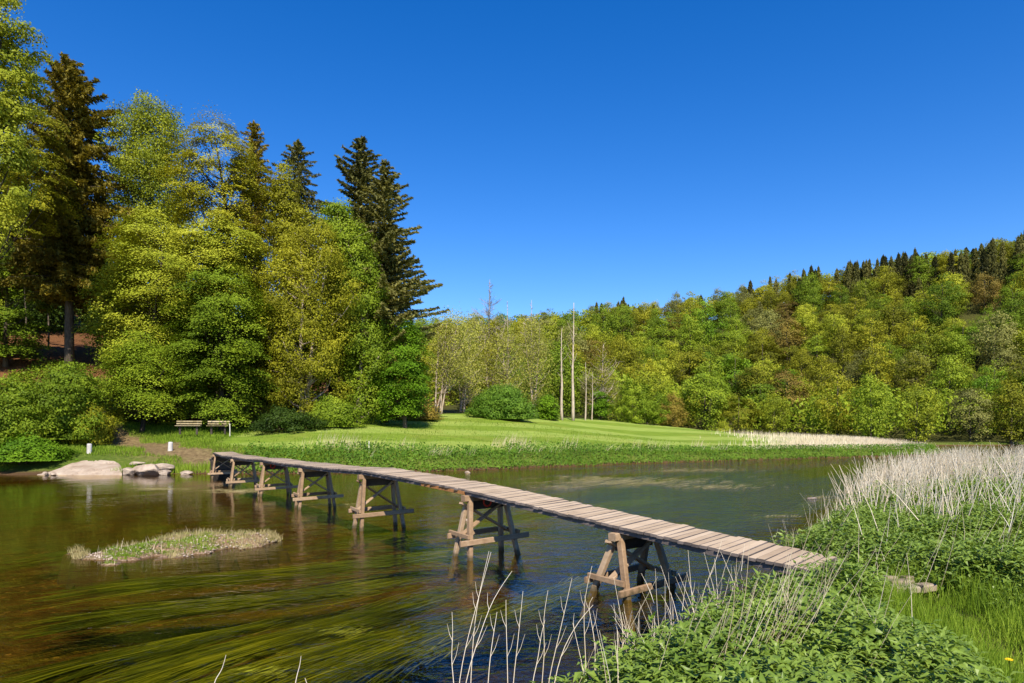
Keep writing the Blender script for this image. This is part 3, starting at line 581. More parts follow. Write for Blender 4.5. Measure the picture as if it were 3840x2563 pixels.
ridge = lambda sx: np.interp(sx, [429, 484, 545, 571, 584, 628, 658, 673, 715, 750, 785, 828, 872, 915, 959, 1024, 1100], [313, 312, 308, 305, 301, 296.5, 300, 294, 290, 279, 270, 263, 257, 249, 244, 231, 218])
cand = []
Yr = 132.
pts = []
# Poisson-like scatter in plan
tries = rg.uniform([-120, 118], [235, 300], (26000, 2))
zt, dnt, dft = ground(tries[:, 0], tries[:, 1])
wd = sdpoly(tries, WOOD)
cell = {}
for (x, y), z, df, wdd in zip(tries, zt, dft, wd):
    if df < (.6 if x > 62 else 2.0) or wdd < (-1.5 if x > 66 else 3): continue
    sx, sy = pix(x, y, z+8)
    if sx < 415 or sx > 1060: continue
    if y > 262 and x < 60 and sy > 420: continue
    rmin = 6.9 if y < 190 else 7.8
    c = (int(x//8), int(y//8)); ok = True
    for i in (-1, 0, 1):
        for j in (-1, 0, 1):
            for q in cell.get((c[0]+i, c[1]+j), ()):
                if (q[0]-x)**2+(q[1]-y)**2 < rmin*rmin: ok = False; break
            if not ok: break
        if not ok: break
    if not ok: continue
    cell.setdefault(c, []).append((x, y)); pts.append((x, y, float(z), sx))
# visibility: keep trees whose top clears the skyline of the nearer ones by a little
pts.sort(key=lambda p: p[1])
hor = np.full(1400, 480.); keep = []; back = []
for x, y, z, sx in pts:
    h = 11.5; top = pix(x, y, z+h)[1]; w = 4.0/y*F; a, b = int(max(0, sx-w)), int(min(1399, sx+w))
    vis = np.median(hor[a:b+1])-top
    if vis > 2.2: keep.append((x, y, z, sx, top, vis))
    hor[a:b+1] = np.minimum(hor[a:b+1], top+2)
print('hill candidates', len(pts), 'visible', len(keep))
keep.sort(key=lambda p: -p[5]*1/p[1])
main, rest = keep[:250], keep[250:]

def hill_kind(x, y, z, sx, top):
    d = top-ridge(sx); u = rg.uniform()
    if d < 26 and sx > 700: return 'conifer' if u < .3 else 'olive' if u < .8 else 'green'
    if u < .30: return 'olive'
    if u < .60: return 'green'
    if u < .80: return 'yellowgreen'
    if u < .85: return 'rust'
    if u < .93: return 'vivid'
    return 'pale'
CN = {'olive': 'olive green', 'green': 'mid green', 'yellowgreen': 'bright yellow green', 'rust': 'brown tinted', 'vivid': 'deep green', 'pale': 'pale grey green', 'conifer': 'dark pointed'}
def row(y, top, sx):
    lo = pix(0, 1, 0)
    f = (top-ridge(sx))/(432-ridge(sx))
    return ['skyline', 'upper slope', 'middle slope', 'lower slope', 'hill foot'][0 if f < .1 else 1 if f < .32 else 2 if f < .56 else 3 if f < .8 else 4]
def sector(sx):
    for lim, n in ((560, 'behind the thin pale wood'), (620, 'behind the dead trunks'), (700, 'over the meadow crest'), (780, 'over the meadow end'), (860, 'over the white reed band'), (940, 'over the reed tip'), (1200, 'over the far bend')):
        if sx < lim: return n
hill = []
for x, y, z, sx, top, vis in main:
    kd = hill_kind(x, y, z, sx, top); lim = (H-(ridge(sx)+rg.uniform(1, 7)-HY)*y/F-z)/(9.5 if kd == 'conifer' else 11.8); hill.append([sx, x, y, z, kd, row(y, top, sx), sector(sx), lim])
sx = 576.
while sx < 1045:
    if 655 < sx < 742: sx += rg.uniform(16, 26); kd = 'pale'
    else: sx += rg.choice([2.5, 5, 9, 16], p=[.3, .35, .25, .1])*rg.uniform(.7, 1.3); kd = 'conifer'
    Yc = float(np.interp(sx, [545, 620, 715, 828, 928, 1024, 1150], [290, 280, 270, 255, 240, 225, 215]))+rg.uniform(-6, 4); x = (sx-CX)/F*Yc; z = gz(x, Yc)
    want = H-(ridge(sx)+rg.normal(3.5, 3.2)-HY)*Yc/F-z
    hill.append([sx, x, Yc, z, kd, 'skyline', sector(sx), max(.45, want/(9.5 if kd == 'conifer' else 11.5))])
groups = {}
for h in sorted(hill): groups.setdefault((h[4], h[5], h[6]), []).append(h)
ORD = ['first', 'second', 'third', 'fourth', 'fifth', 'sixth', 'seventh', 'eighth', 'ninth', 'tenth', 'eleventh', 'twelfth', 'thirteenth', 'fourteenth', 'fifteenth', 'sixteenth']
for (kd, rw, sc), hs in groups.items():
    for i, (sx, x, y, z, _, _, _, lim) in enumerate(hs):
        lab = '%s %s' % (CN[kd], 'conifer' if kd == 'conifer' else 'tree')
        if len(hs) > 1: lab += ', %s from left,' % ORD[min(i, 15)]
        lab += (' on the ' if rw != 'hill foot' else ' at the ')+rw+' '+sc
        v = int(rg.integers(0, 3)); lm, tm = proto(kd, v)
        s = rg.uniform(.85, 1.4)*(.85 if kd == 'conifer' else 1.); zs = s*rg.uniform(.85, 1.25)
        if rw == 'skyline' and kd in ('conifer', 'pale'): zs = lim; s = max(.55, min(.85, lim))
        zs = min(zs, max(.45, lim)); s = min(s, zs*1.35)
        place_tree('spruce_tree' if kd == 'conifer' else 'broadleaf_tree', lm, tm, (x, y, z-.3), rg.uniform(0, 6.28), s, lab, 'tree', 'trees of the wooded hill across the river', scz=zs)
# what is left of the wood reads as one mass
allp = [(x, y, z) for x, y, z, sx, t, v in rest]+[p[:3] for p in pts if not any(abs(p[0]-k[0]) < .01 and abs(p[1]-k[1]) < .01 for k in keep)]
LBm = LB()
allp = [(x, y, z) for x, y, z in allp if pix(x, y, z+11.5)[1] > ridge(pix(x, y, z)[0])+3]
rg2 = np.random.default_rng(5)
for x, y, z in allp:
    n = 420; u = unit(rg2.normal(size=(n, 3))); P = u*np.array([4.4, 4.4, 5.])*np.sqrt(rg2.uniform(.5, 1, (n, 1)))+np.array([x, y, z+6.3]); sz = rg2.uniform(.5, 1., n)
    LBm.add(rhombs(P, u+rg2.normal(0, .5, (n, 3)), sz, sz*.7, rg2), np.clip(rg2.uniform(.1, .9)+rg2.uniform(-.25, .25, n), 0, 1))
if LBm.n: obj('forest', LBm.data('forest', HM['green']), label='deeper trees of the wooded hill seen as one mass', cat='forest', kind='stuff')
# ------------------------------------------------------------------ the footbridge
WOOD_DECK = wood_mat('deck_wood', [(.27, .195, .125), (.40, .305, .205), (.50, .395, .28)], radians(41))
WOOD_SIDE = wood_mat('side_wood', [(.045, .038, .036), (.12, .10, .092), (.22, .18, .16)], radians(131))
WOOD_NEW = wood_mat('new_wood', [(.16, .065, .02), (.34, .15, .05), (.46, .24, .10)], radians(131))
WOOD_POST = wood_mat('post_wood', [(.15, .092, .048), (.30, .20, .12), (.44, .325, .215)], 0, .6)
_nt = WOOD_POST.node_tree; _tc = [n for n in _nt.nodes if n.type == 'TEX_COORD'][0]; _pb = [n for n in _nt.nodes if n.type == 'BSDF_PRINCIPLED'][0]
_sx = _nt.nodes.new('ShaderNodeSeparateXYZ'); _nt.links.new(_tc.outputs['Object'], _sx.inputs[0]); _nn = noise(_nt, _tc.outputs['Object'], 9., 4)
_wet = ramp_out(_nt, math_(_nt, 'MULTIPLY_ADD', _nn.outputs['Fac'], -.22, _sx.outputs[2]), .03, -.05)      # damp, algae stained feet at the waterline
_c = _pb.inputs['Base Color'].links[0].from_socket; _nt.links.new(mixc(_nt, math_(_nt, 'MULTIPLY', _wet, .8), _c, (.045, .04, .018)), _pb.inputs['Base Color'])
WOOD_DARK = wood_mat('dark_wood', [(.02, .016, .014), (.045, .036, .03), (.09, .07, .055)], 0, .6)
PAINT = simple_mat('red_paint', [(.45, .03, .015), (.6, .06, .03)], 8., bmp=.1)
# deck top along its near edge (x, y, z)
E = np.array([(3.60, 7.91, .855), (3.47, 8.06, .864), (1.58, 10.28, 1.069), (-.94, 13.24, 1.37), (-2.45, 15.2, 1.47), (-3.94, 17.18, 1.535), (-5.3, 19.3, 1.46), (-7.0, 21.83, 1.448), (-8.4, 23.9, 1.42), (-9.95, 26.25, 1.45),
              (-11.5, 28.6, 1.375), (-13.1, 30.9, 1.40), (-14.8, 33.7, 1.345), (-16.35, 36.2, 1.44), (-17.2, 38.0, 1.16), (-18.3, 40.1, .92), (-18.9, 41.2, .90)])
# smooth the joints a little
S = np.concatenate([[0], np.cumsum(np.linalg.norm(np.diff(E[:, :2], axis=0), axis=1))])
def edge(s): return np.array([np.interp(s, S, E[:, i]) for i in range(3)])
def edir(s):
    d = edge(min(s+.7, S[-1]))-edge(max(s-.7, 0)); d[2] = 0; return d/np.linalg.norm(d)
DW = .97
bridge = empty('wooden_footbridge', (float(E[1][0]), float(E[1][1]), 0), label='long wavy plank footbridge on timber trestles crossing the river', cat='footbridge')
bridge.location = (0, 0, 0)
spans = [0, 2, 3, 5, 7, 9, 11, 13, 16]        # indexes in E of the trestles
for si in range(len(spans)-1):
    s0, s1 = S[spans[si]], S[spans[si+1]]
    pw = .122; n = int(round((s1-s0)/pw)); pw = (s1-s0)/n; mb = MB()
    for k in range(n):
        s = s0+(k+.5)*pw; p = edge(s); d = edir(s); v = np.array([d[1], -d[0], 0]); sk = -.14
        roll = .02+random.gauss(0, .004); v2 = v+d*(-sk)+np.array([0, 0, roll]); over = random.gauss(0, .012)
        zj = random.gauss(0, .004); slope = (edge(s+.05)-edge(s-.05)); dd = slope/np.linalg.norm(slope)
        a = p+v2*(-.02+over)+np.array([0, 0, zj-.02]); b = p+v2*(DW+.02+over*.5)+np.array([0, 0, zj+random.gauss(0, .004)-.02])
        mb.beam(a, b, pw-random.uniform(.006, .014), .042, up=np.cross(dd, v2)*-1 if np.cross(dd, v2)[2] < 0 else np.cross(dd, v2), bev=.006, j=.001)
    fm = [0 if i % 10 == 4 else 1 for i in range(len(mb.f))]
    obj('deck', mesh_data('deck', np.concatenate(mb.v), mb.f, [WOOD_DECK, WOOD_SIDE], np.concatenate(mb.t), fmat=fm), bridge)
    for off, nm in ((.045, 'side_beam'), (DW-.05, 'side_beam'), (DW*.5, 'side_beam')):
        m2 = MB(); ss = np.linspace(s0+.008, s1-.008, 8)
        for u, w in zip(ss[:-1], ss[1:]):
            du = edir(u); vu = np.array([du[1], -du[0], 0]); dw_ = edir(w); vw = np.array([dw_[1], -dw_[0], 0])
            a = edge(u)+vu*off+np.array([0, 0, .02*off-.076]); b = edge(w)+vw*off+np.array([0, 0, .02*off-.076])
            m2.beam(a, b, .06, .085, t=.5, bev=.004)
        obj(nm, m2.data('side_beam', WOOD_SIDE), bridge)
        if si == 2 and off < .1:
            m3 = MB(); ss = np.linspace(s0+.02, s0+1.75, 5)
            for u, w in zip(ss[:-1], ss[1:]):
                du = edir(u); vu = np.array([du[1], -du[0], 0]); m3.beam(edge(u)-vu*.0+np.array([0, 0, -.078]), edge(w)-vu*.0+np.array([0, 0, -.078]), .022, .07, t=.5, bev=.004)
            obj('side_board', m3.data('side_board', WOOD_NEW), bridge, label='orange newer side board')
    if si == 2: pass
TR = [(2, .12, 36), (3, .36, 38), (5, .40, 37), (7, .36, 37), (9, .31, 37), (11, .23, 36), (13, .30, 36)]
for ti, (ei, lz, _) in enumerate(TR):
    s = S[ei]; p = edge(s); d = edir(s); a = -.06 if ti else -.02
    u = np.array([d[0]*cos(a)-d[1]*sin(a), d[0]*sin(a)+d[1]*cos(a), 0]); v = np.array([u[1], -u[0], 0])
    top = p[2]-.115; c = p+v*(DW/2); c[2] = 0
    rt = (random.gauss(0, .02), random.gauss(0, .015))
    def W(uu, vv, z): return c+u*uu+v*vv+np.array([0, 0, z+.03*vv*(z > .9)])
    cap = MB(); cap.beam(W(-.035, -.56, top-.05), W(-.035, .56, top-.05), .15, .12, bev=.01)
    tr = obj('trestle', cap.data('trestle', WOOD_POST), bridge)
    def part(name, a_, b_, w, h, m=WOOD_POST, up=(0, 0, 1), extra=None, lab=None):
        q = MB(); q.beam(a_, b_, w, h, up=up, bev=.008, j=.003)
        o = obj(name, q.data(name, m), tr, label=lab); return o
    zb = -.45; spr = .30 if ti else .34
    k_ = (0-zb)/(top)           # legs keep their slope under water
    for sv in (-1, 1):
        for su in (-1, 1):
            tu, tv = su*.085, sv*.42; bu, bv = su*spr+rt[0], sv*.58+rt[1]
            if ti == 0 and sv < 0 and su < 0: bu -= .05
            part('leg', W(bu+(bu-tu)*k_, bv+(bv-tv)*k_, zb), W(tu, tv, top-(.10 if su < 0 else .22)), .086, .10, up=u)
    fz = lz/top
    def lg(su, sv, z):
        f = z/top; return (su*(spr+(.085-spr)*f), sv*(.58+(.42-.58)*f))
    for su, dz in ((-1, 0), (1, .07)):
        uu, _ = lg(su, 1, lz); uu += su*.09
        L = .86 if su < 0 else .72
        part('ledger', W(uu, -.60-.10*(su < 0)-.10, lz+dz-.02), W(uu, L, lz+dz+.03), .05, .105)
    for sv in (-1, 1):
        _, vv = lg(1, sv, lz+.12); vv += sv*.09
        part('tie', W(-.34, vv, lz+.10), W(.40, vv, lz+.12), .05, .085)
    for k2, (z1, z2, uu) in enumerate([(lz+.12, top-.12, -.02), (top-.14, lz+.14, .045)]):
        part('cross_brace', W(uu, -.56, z1), W(uu, .52, z2), .045, .125, WOOD_POST, up=u)
    part('gusset_board', W(.0, -.42, top-.20), W(.0, .44, top-.20), .05, .20, WOOD_DARK)
    if ti in (1, 4):
        q = MB(); th = np.linspace(0, 2*PI, 22)
        base = W(-.15, -.05 if ti == 1 else -.1, top-.15)
        q.tube([base+v*(.085*cos(t_))+np.array([0, 0, .085*sin(t_)]) for t_ in th], .018, 5)
        obj('painted_ring', q.data('painted_ring', PAINT), tr, label='red painted ring mark')
# timber abutment on the far bank
q = MB(); 
for k in range(5):
    s = S[14]+.15; p = edge(s); d = edir(s); v = np.array([d[1], -d[0], 0])
    q.beam(p+v*(-.05)+np.array([0, 0, -.25-k*.2])+d*.8, p+v*(DW+.1)+np.array([0, 0, -.25-k*.2])+d*.8, .07, .19)
    q.beam(p+v*(-.02)+np.array([0, 0, -.3-k*.19])+d*(.8), p+v*(-.02)+np.array([0, 0, -.42-k*.19])+d*2.6, .06, .18)
obj('abutment', q.data('abutment', WOOD_DARK), bridge)

# ------------------------------------------------------------------ far shore furniture
CONC = simple_mat('concrete', [(.32, .30, .27), (.46, .44, .42), (.56, .54, .52)], 3., bmp=.3, bd=.02)
STONE = simple_mat('pale_stone', [(.17, .12, .08), (.33, .26, .20), (.46, .38, .31)], 1.3, bmp=.8, bd=.12)
SLAT = simple_mat('bench_slat', [(.20, .16, .08), (.36, .29, .17), (.46, .38, .24)], 6., bmp=.2)
def lathe(P, n=20, r_j=0.):
    V = []; 
    for z, r in P:
        for k in range(n): V.append((r*cos(2*PI*k/n), r*sin(2*PI*k/n), z))
    Fc = [[i*n+k, i*n+(k+1) % n, (i+1)*n+(k+1) % n, (i+1)*n+k] for i in range(len(P)-1) for k in range(n)]
    Fc.append([(len(P)-1)*n+k for k in range(n)]); return V, Fc
for i, (xb, Y, tilt, lab) in enumerate([(89.3, 43.6, .02, 'pale concrete bollard at the foot of the left thicket'), (170.2, 45, .05, 'pale concrete bollard on the track between rocks and benches')]):
    X = (xb-CX)/F*Y; V, Fc = lathe([(-.2, .155), (.0, .155), (.3, .15), (.55, .145), (.59, .13), (.605, .09)])
    mb = MB(); mb.add(V, Fc, .5+.1*i); o = obj('bollard', mb.data('bollard', CONC, True), label=lab, cat='bollard', group='bollards by the ford'); o.location = (X, Y, gz(X, Y)); o.rotation_euler = (0, tilt, i)
def bench(xl, xr, Y, lab, dark=False):
    a = atY(xl, 430, Y); b = atY(xr, 430, Y+.3); L = np.linalg.norm((b-a)[:2]); ang = math.atan2(b[1]-a[1], b[0]-a[0]); c = (a+b)/2; z = gz(c[0], c[1])
    z = max(z, H-(431.0-HY)*Y/F-.05)
    r = empty('park_bench', (c[0], c[1], z), ang, label=lab, cat='bench', group='benches below the wood')
    mb = MB(); [mb.beam((-L/2, y, .44), (L/2, y, .44), .11, .04) for y in (-.14, 0, .14)]; obj('seat', mb.data('seat', SLAT), r)
    mb = MB(); [mb.beam((-L/2, .22+k*.03, .60+k*.17), (L/2, .22+k*.03, .60+k*.17), .03, .10) for k in range(2)]; obj('backrest', mb.data('backrest', SLAT), r)
    for x in (-L/2+.3, L/2-.3):
        mb = MB(); mb.beam((x, .05, -.2), (x, .05, .42), .08, .14); mb.beam((x, .20, .40), (x, .30, .86), .06, .05); obj('leg', mb.data('leg', WOOD_DARK), r)
bench(175.5, 201, 49.0, 'wooden bench farther from the marker post, left one of the pair')
bench(207, 229, 50.0, 'wooden bench beside the thin white marker post, right one of the pair')
X, Y = (229.8-CX)/F*50, 50; mb = MB(); mb.tube([(0, 0, -.2), (.01, 0, .5), (0, 0, .98)], .028, 8, .8); mb.tube([(0, 0, .9), (0, 0, 1.0)], .034, 8, .9)
o = obj('marker_post', mb.data('marker_post', simple_mat('white_post', [(.62, .58, .5), (.75, .72, .65)], 4.)), label='thin white marker post in the grass right of the benches', cat='post'); o.location = (X, Y, gz(X, Y))
X, Y = (423-CX)/F*47.5+0, 47.5
mb = MB(); mb.tube([(0, 0, -.2), (.0, 0, .85)], .022, 7, .8); o = obj('marker_post', mb.data('marker_post', bpy.data.materials['white_post']), label='small white stick on the bank edge behind the bridge hump', cat='post'); X, Y = (369-CX)/F*45.5, 45.5; o.location = (X, Y, gz(X, Y))
def rock(name, c, size, rz, seed, lab, flat=1., group=None, m=None, cuts=3):
    """a faceted stone: an ellipsoid cut by random planes"""
    r_ = np.random.default_rng(seed); n1, n2 = 26, 16; V = []
    for i in range(n2+1):
        for k in range(n1):
            t = PI*i/n2; p = 2*PI*k/n1; V.append((sin(t)*cos(p), sin(t)*sin(p), cos(t)))
    V = np.array(V); N_ = unit(r_.normal(size=(9+cuts*2, 3))); dd = r_.uniform(.55, .85, len(N_))
    for nn, d0 in zip(N_, dd):
        h = V@nn; V = V-np.where(h > d0, h-d0, 0)[:, None]*nn
    V += .02*np.stack([fbm(V[:, 0]*3, V[:, 1]*3+V[:, 2]*4, 2, seed+i) for i in range(3)], 1)
    V = V*np.array(size)/2/.8; Fc = [[i*n1+k, i*n1+(k+1) % n1, (i+1)*n1+(k+1) % n1, (i+1)*n1+k] for i in range(n2) for k in range(n1)]
    mb = MB(); mb.add(V, Fc, .5); o = obj(name, mb.data(name, m or STONE, False), label=lab, cat='rock', group=group); o.location = [float(q) for q in c]; o.rotation_euler = (0, 0, rz); return o
def shore(x0, x1, y0, y1, Y, dep, seed, lab, name='rock', **k):
    w = (x1-x0)/F*Y; h = (y1-y0)/F*Y; X = ((x0+x1)/2-CX)/F*Y; zt = H-(y0-HY)/F*Y; zb_ = H-(y1-HY)/F*Y
    return rock(name, (X, Y, (zt+zb_)/2-.05), (w*1.12, dep, h*1.35), 0, seed, lab, group='pale rocks along the left shore', **k)
shore(123, 135, 468.5, 474.6, 39.6, .9, 1, 'rounded pale rock between the slab and the pointed rock')
shore(136.5, 158, 464.5, 474.6, 39.7, 1.3, 2, 'pointed pale rock, largest beside the landing slab')
shore(158, 170, 469.5, 474.5, 39.6, .8, 3, 'flat white rock at the water right of the pointed rock')
shore(155, 171, 463.6, 469.5, 40.4, .9, 4, 'squared brown rock behind the pointed one')
shore(181, 191.5, 471, 474.8, 39.8, .6, 5, 'small low rock nearest the bridge end')
shore(130, 143, 460.8, 463.8, 41.8, .5, 6, 'thin grey slab in the grass above the pointed rock')
shore(43, 47, 471.5, 474, 39.0, .3, 7, 'tiny white stone left of the landing slab')
shore(50, 56, 471.8, 474.4, 38.9, .3, 8, 'small pale stone touching the slab tip')
# the sloping landing slab
nxs, nys = 60, 30; V = []; 
for j in range(nys+1):
    for i in range(nxs+1):
        a, b = i/nxs, j/nys
        x = 37+a*85; yt = np.interp(x, [37, 50, 62, 75, 90, 113, 119, 122], [474.6, 471.5, 467, 461.5, 458.6, 459, 463, 467]); fr_ = (475.2-yt)/17
        Yd = 39.1+b*(.4+3.6*fr_); y = 475.2+(yt-475.2)*b**.8
        zc = H-(y-HY)/F*Yd-.02
        V.append(((x-CX)/F*Yd, Yd, zc))
V = np.array(V); 
cr = np.abs(fbm(V[:, 0]*.9-V[:, 1]*1.1, V[:, 1]*1.3, .9, 31)); V[:, 2] += .02*fbm(V[:, 0], V[:, 1], .9, 32)-.06*np.exp(-(cr/.07)**2)
g = np.arange((nxs+1)*(nys+1)).reshape(nys+1, nxs+1); Fq = np.stack([g[:-1, :-1].ravel(), g[:-1, 1:].ravel(), g[1:, 1:].ravel(), g[1:, :-1].ravel()], 1)
mb = MB(); mb.add(V, Fq.tolist(), .6)
rim = list(g[0, :])+list(g[1:, -1])+list(g[-1, ::-1][1:])+list(g[::-1, 0][1:-1]); Vr = V[rim].copy(); Vl = Vr.copy(); Vl[:, 2] = -.5
mb.add(np.concatenate([Vr, Vl]), [[i, (i+1) % len(rim), len(rim)+(i+1) % len(rim), len(rim)+i] for i in range(len(rim))], .5)
obj('rock_slab', mb.data('rock_slab', simple_mat('slab_stone', [(.20, .14, .09), (.34, .265, .20), (.44, .365, .29)], 1.2, bmp=.7, bd=.08)), label='big sloping pinkish rock slab running into the water as landing', cat='rock')
# stones in the river
def wrock(x, y, w, h, seed, lab, m=None):
    p = atz(x, y, 0); s = p[1]/F; rock('river_stone', (p[0], p[1], .0), (w*s, w*s*.7, h*s*2), .3, seed, lab, m=m)
wrock(467.5, 521, 8, 2.2, 11, 'whitish stone breaking the water by the third trestle')
wrock(468, 472.8, 6, 1.6, 12, 'white stone in the water under the green bank')
wrock(813, 498, 11, .5, 13, 'flat brown stone just awash before the reedy point')
# gravel island
IS = [(62, 553.5), (75, 558), (92, 559), (100, 562.5), (120, 563.5), (150, 560.5), (180, 557), (215, 553), (250, 550), (283, 541.5), (262, 537.5), (232, 536), (205, 538), (170, 541), (140, 546), (115, 549.5), (104, 552), (92, 555.5), (78, 553.5), (66, 551.5)]
ISW = np.array([atz(x, y, 0)[:2] for x, y in IS])
ix = np.arange(ISW[:, 0].min()-1, ISW[:, 0].max()+1, .07); iy = np.arange(ISW[:, 1].min()-1, ISW[:, 1].max()+1, .07)
IX, IY = np.meshgrid(ix, iy); dI = sdpoly(np.stack([IX.ravel(), IY.ravel()], 1), ISW)+.22*fbm(IX.ravel(), IY.ravel(), 3.2, 41)-.05
pxI, _ = pix(IX.ravel(), IY.ravel(), 0)
IZ = np.where(dI > 0, .20*sst(0, .85, dI)*sst(88, 125, pxI)*(1+.22*fbm(IX.ravel(), IY.ravel(), 1.8, 42))+.03*sst(0, .15, dI), dI*3.)-.004
ISM, nt, N, Lk = mat('island_gravel')
geo = N('ShaderNodeNewGeometry'); n1 = noise(nt, geo.outputs['Position'], 1.6, 4); n2 = noise(nt, geo.outputs['Position'], 28, 5, .7)
ra = ramp(nt, [(.3, (.08, .045, .022)), (.5, (.20, .125, .07)), (.68, (.40, .31, .22))]); Lk(n2.outputs['Fac'], ra.inputs[0])
rb = ramp(nt, [(.3, (.08, .11, .012)), (.6, (.18, .20, .03))]); Lk(n2.outputs['Fac'], rb.inputs[0])
_sz = N('ShaderNodeSeparateXYZ'); Lk(geo.outputs['Position'], _sz.inputs[0]); _gm = math_(nt, 'MULTIPLY', ramp_out(nt, n1.outputs['Fac'], .5, .58), ramp_out(nt, _sz.outputs[2], .01, .06))
cc = mixc(nt, _gm, ra.outputs[0], rb.outputs[0]); p = N('ShaderNodeBsdfPrincipled'); p.inputs['Roughness'].default_value = .95; Lk(mixc(nt, ramp_out(nt, _sz.outputs[2], .02, -.02), cc, mixc(nt, n2.outputs['Fac'], (.012, .007, .002), (.05, .03, .006))), p.inputs['Base Color']); Lk(bump(nt, n2.outputs['Fac'], .9, .03), p.inputs['Normal'])
o = N('ShaderNodeOutputMaterial'); Lk(p.outputs[0], o.inputs[0])
gI = np.arange(len(ix)*len(iy)).reshape(len(iy), len(ix)); okq = (dI.reshape(gI.shape) > -.4); msk = (okq[:-1, :-1] & okq[1:, 1:]).ravel()
FI = np.stack([gI[:-1, :-1].ravel(), gI[:-1, 1:].ravel(), gI[1:, 1:].ravel(), gI[1:, :-1].ravel()], 1)[msk]
obj('gravel_island', mesh_data('gravel_island', np.stack([IX.ravel(), IY.ravel(), IZ], 1), FI, ISM, smooth=True), label='low gravel and grass islet in the river', kind='structure')
ISP = np.stack([IX.ravel(), IY.ravel(), IZ, dI, pxI], 1)[dI > .03]
# stepping slabs in the near grass
SL = simple_mat('slab_concrete', [(.18, .135, .09), (.30, .24, .18), (.38, .32, .25)], 4., bmp=.4, bd=.02)
for i, (x, y, w, d_, rz, lab) in enumerate([(889, 577.5, .14, .12, .25, 'rearmost small step slab sunk in the near grass'), (899, 581.5, .30, .14, .22, 'middle step slab in the near grass'), (903, 587, .30, .17, .2, 'front step slab in the near grass, deepest of the steps'), (925, 585.5, .20, .14, .35, 'mossy step slab at the right end of the steps'), (907, 577.5, .12, .10, .3, 'half buried step slab beside the rearmost')]):
    z = .80-.02*(y-576)/12; p = atz(x, y, z); mb = MB(); mb.beam((-w/2, 0, -.02), (w/2, 0, -.02), d_, .08, j=.006, bev=.015)
    o = obj('step_slab', mb.data('step_slab', SL), label=lab, cat='step', group='stone steps up the near bank'); o.location = [float(q) for q in p]; o.rotation_euler = (random.gauss(0, .02), random.gauss(0, .02), rz)
# ------------------------------------------------------------------ growth on the banks
_d0 = edir(.3); _v0 = np.array([_d0[1], -_d0[0]]); DEKA = E[0][:2]+_v0*DW/2+_d0[:2]*.85; DEKB = E[2][:2]+_v0*DW/2
def scatter(n, lo, hi, seed): return np.random.default_rng(seed).uniform(lo, hi, (n, 2))
def inview(P, z=1., mx=60, my=90):
    Y = np.maximum(P[:, 1], .3); sx, sy = pix(P[:, 0], Y, z); return (P[:, 1] > 1.5) & (sx > -mx) & (sx < 1024+mx) & (sy < 683+my+60/Y*8)
def leaf6(C, T, Up, L, W, rg, fold=.25):
    """pointed folded leaves: base, right, tip, left, midrib points -> 4 tris as 2 quads"""
    n = len(C); T = unit(T); S_ = unit(np.cross(T, Up)); Nn = np.cross(S_, T); L = L[:, None]; W = W[:, None]
    base = C; tip = C+T*L-Nn*L*.18; mid = C+T*L*.42+Nn*L*.03; r = C+T*L*.36+S_*W*.5+Nn*W*fold; l = C+T*L*.36-S_*W*.5+Nn*W*fold
    V = np.stack([base, r, tip, mid, l], 1).reshape(-1, 3); i = np.arange(n)*5
    Fc = np.concatenate([np.stack([i, i+1, i+2, i+3], 1), np.stack([i, i+3, i+2, i+4], 1)]); return V, Fc
def nettles(P, Z, hts, lsz, levels, seed, name, m, label):
    rg = np.random.default_rng(seed); n = len(P); VV = []; FF = []; TT = []; off = 0
    lean = rg.normal(0, .16, (n, 2)); ph = rg.uniform(0, PI, n); pt = rg.uniform(0, 1, n)
    for lv in range(levels):
        f = (lv+1)/levels; h = hts*(1-(1-f)**1*.62)
        for sgn in range(4 if lv >= levels-2 else 2):
            a = ph+lv*PI/2+sgn*(PI/2 if lv >= levels-2 else PI)+rg.normal(0, .3, n)
            C = np.stack([P[:, 0]+lean[:, 0]*h, P[:, 1]+lean[:, 1]*h, Z+h+rg.normal(0, .012, n)], 1)
            el = (.45 if lv == levels-1 else .12-.3*(1-f))+rg.normal(0, .3, n)
            T = np.stack([np.cos(a)*np.cos(el), np.sin(a)*np.cos(el), np.sin(el)], 1)
            L = lsz*rg.uniform(.65, 1.25, n)*(1.05-.35*(lv == levels-1)); U = np.tile([0, 0, 1.], (n, 1))+rg.normal(0, .25, (n, 3))
            V, Fc = leaf6(C+T*(L*.15)[:, None], T, U, L, L*rg.uniform(.34, .5, n), rg)
            VV.append(V); FF.append(Fc+off); off += len(V); TT.append(np.repeat(np.clip(.2+.35*f+pt*.2+rg.uniform(-.2, .25, n), 0, 1), 5))
    obj(name, mesh_data(name, np.concatenate(VV), np.concatenate(FF), m, np.concatenate(TT)), label=label, cat=name.replace('_', ' '), kind='stuff')
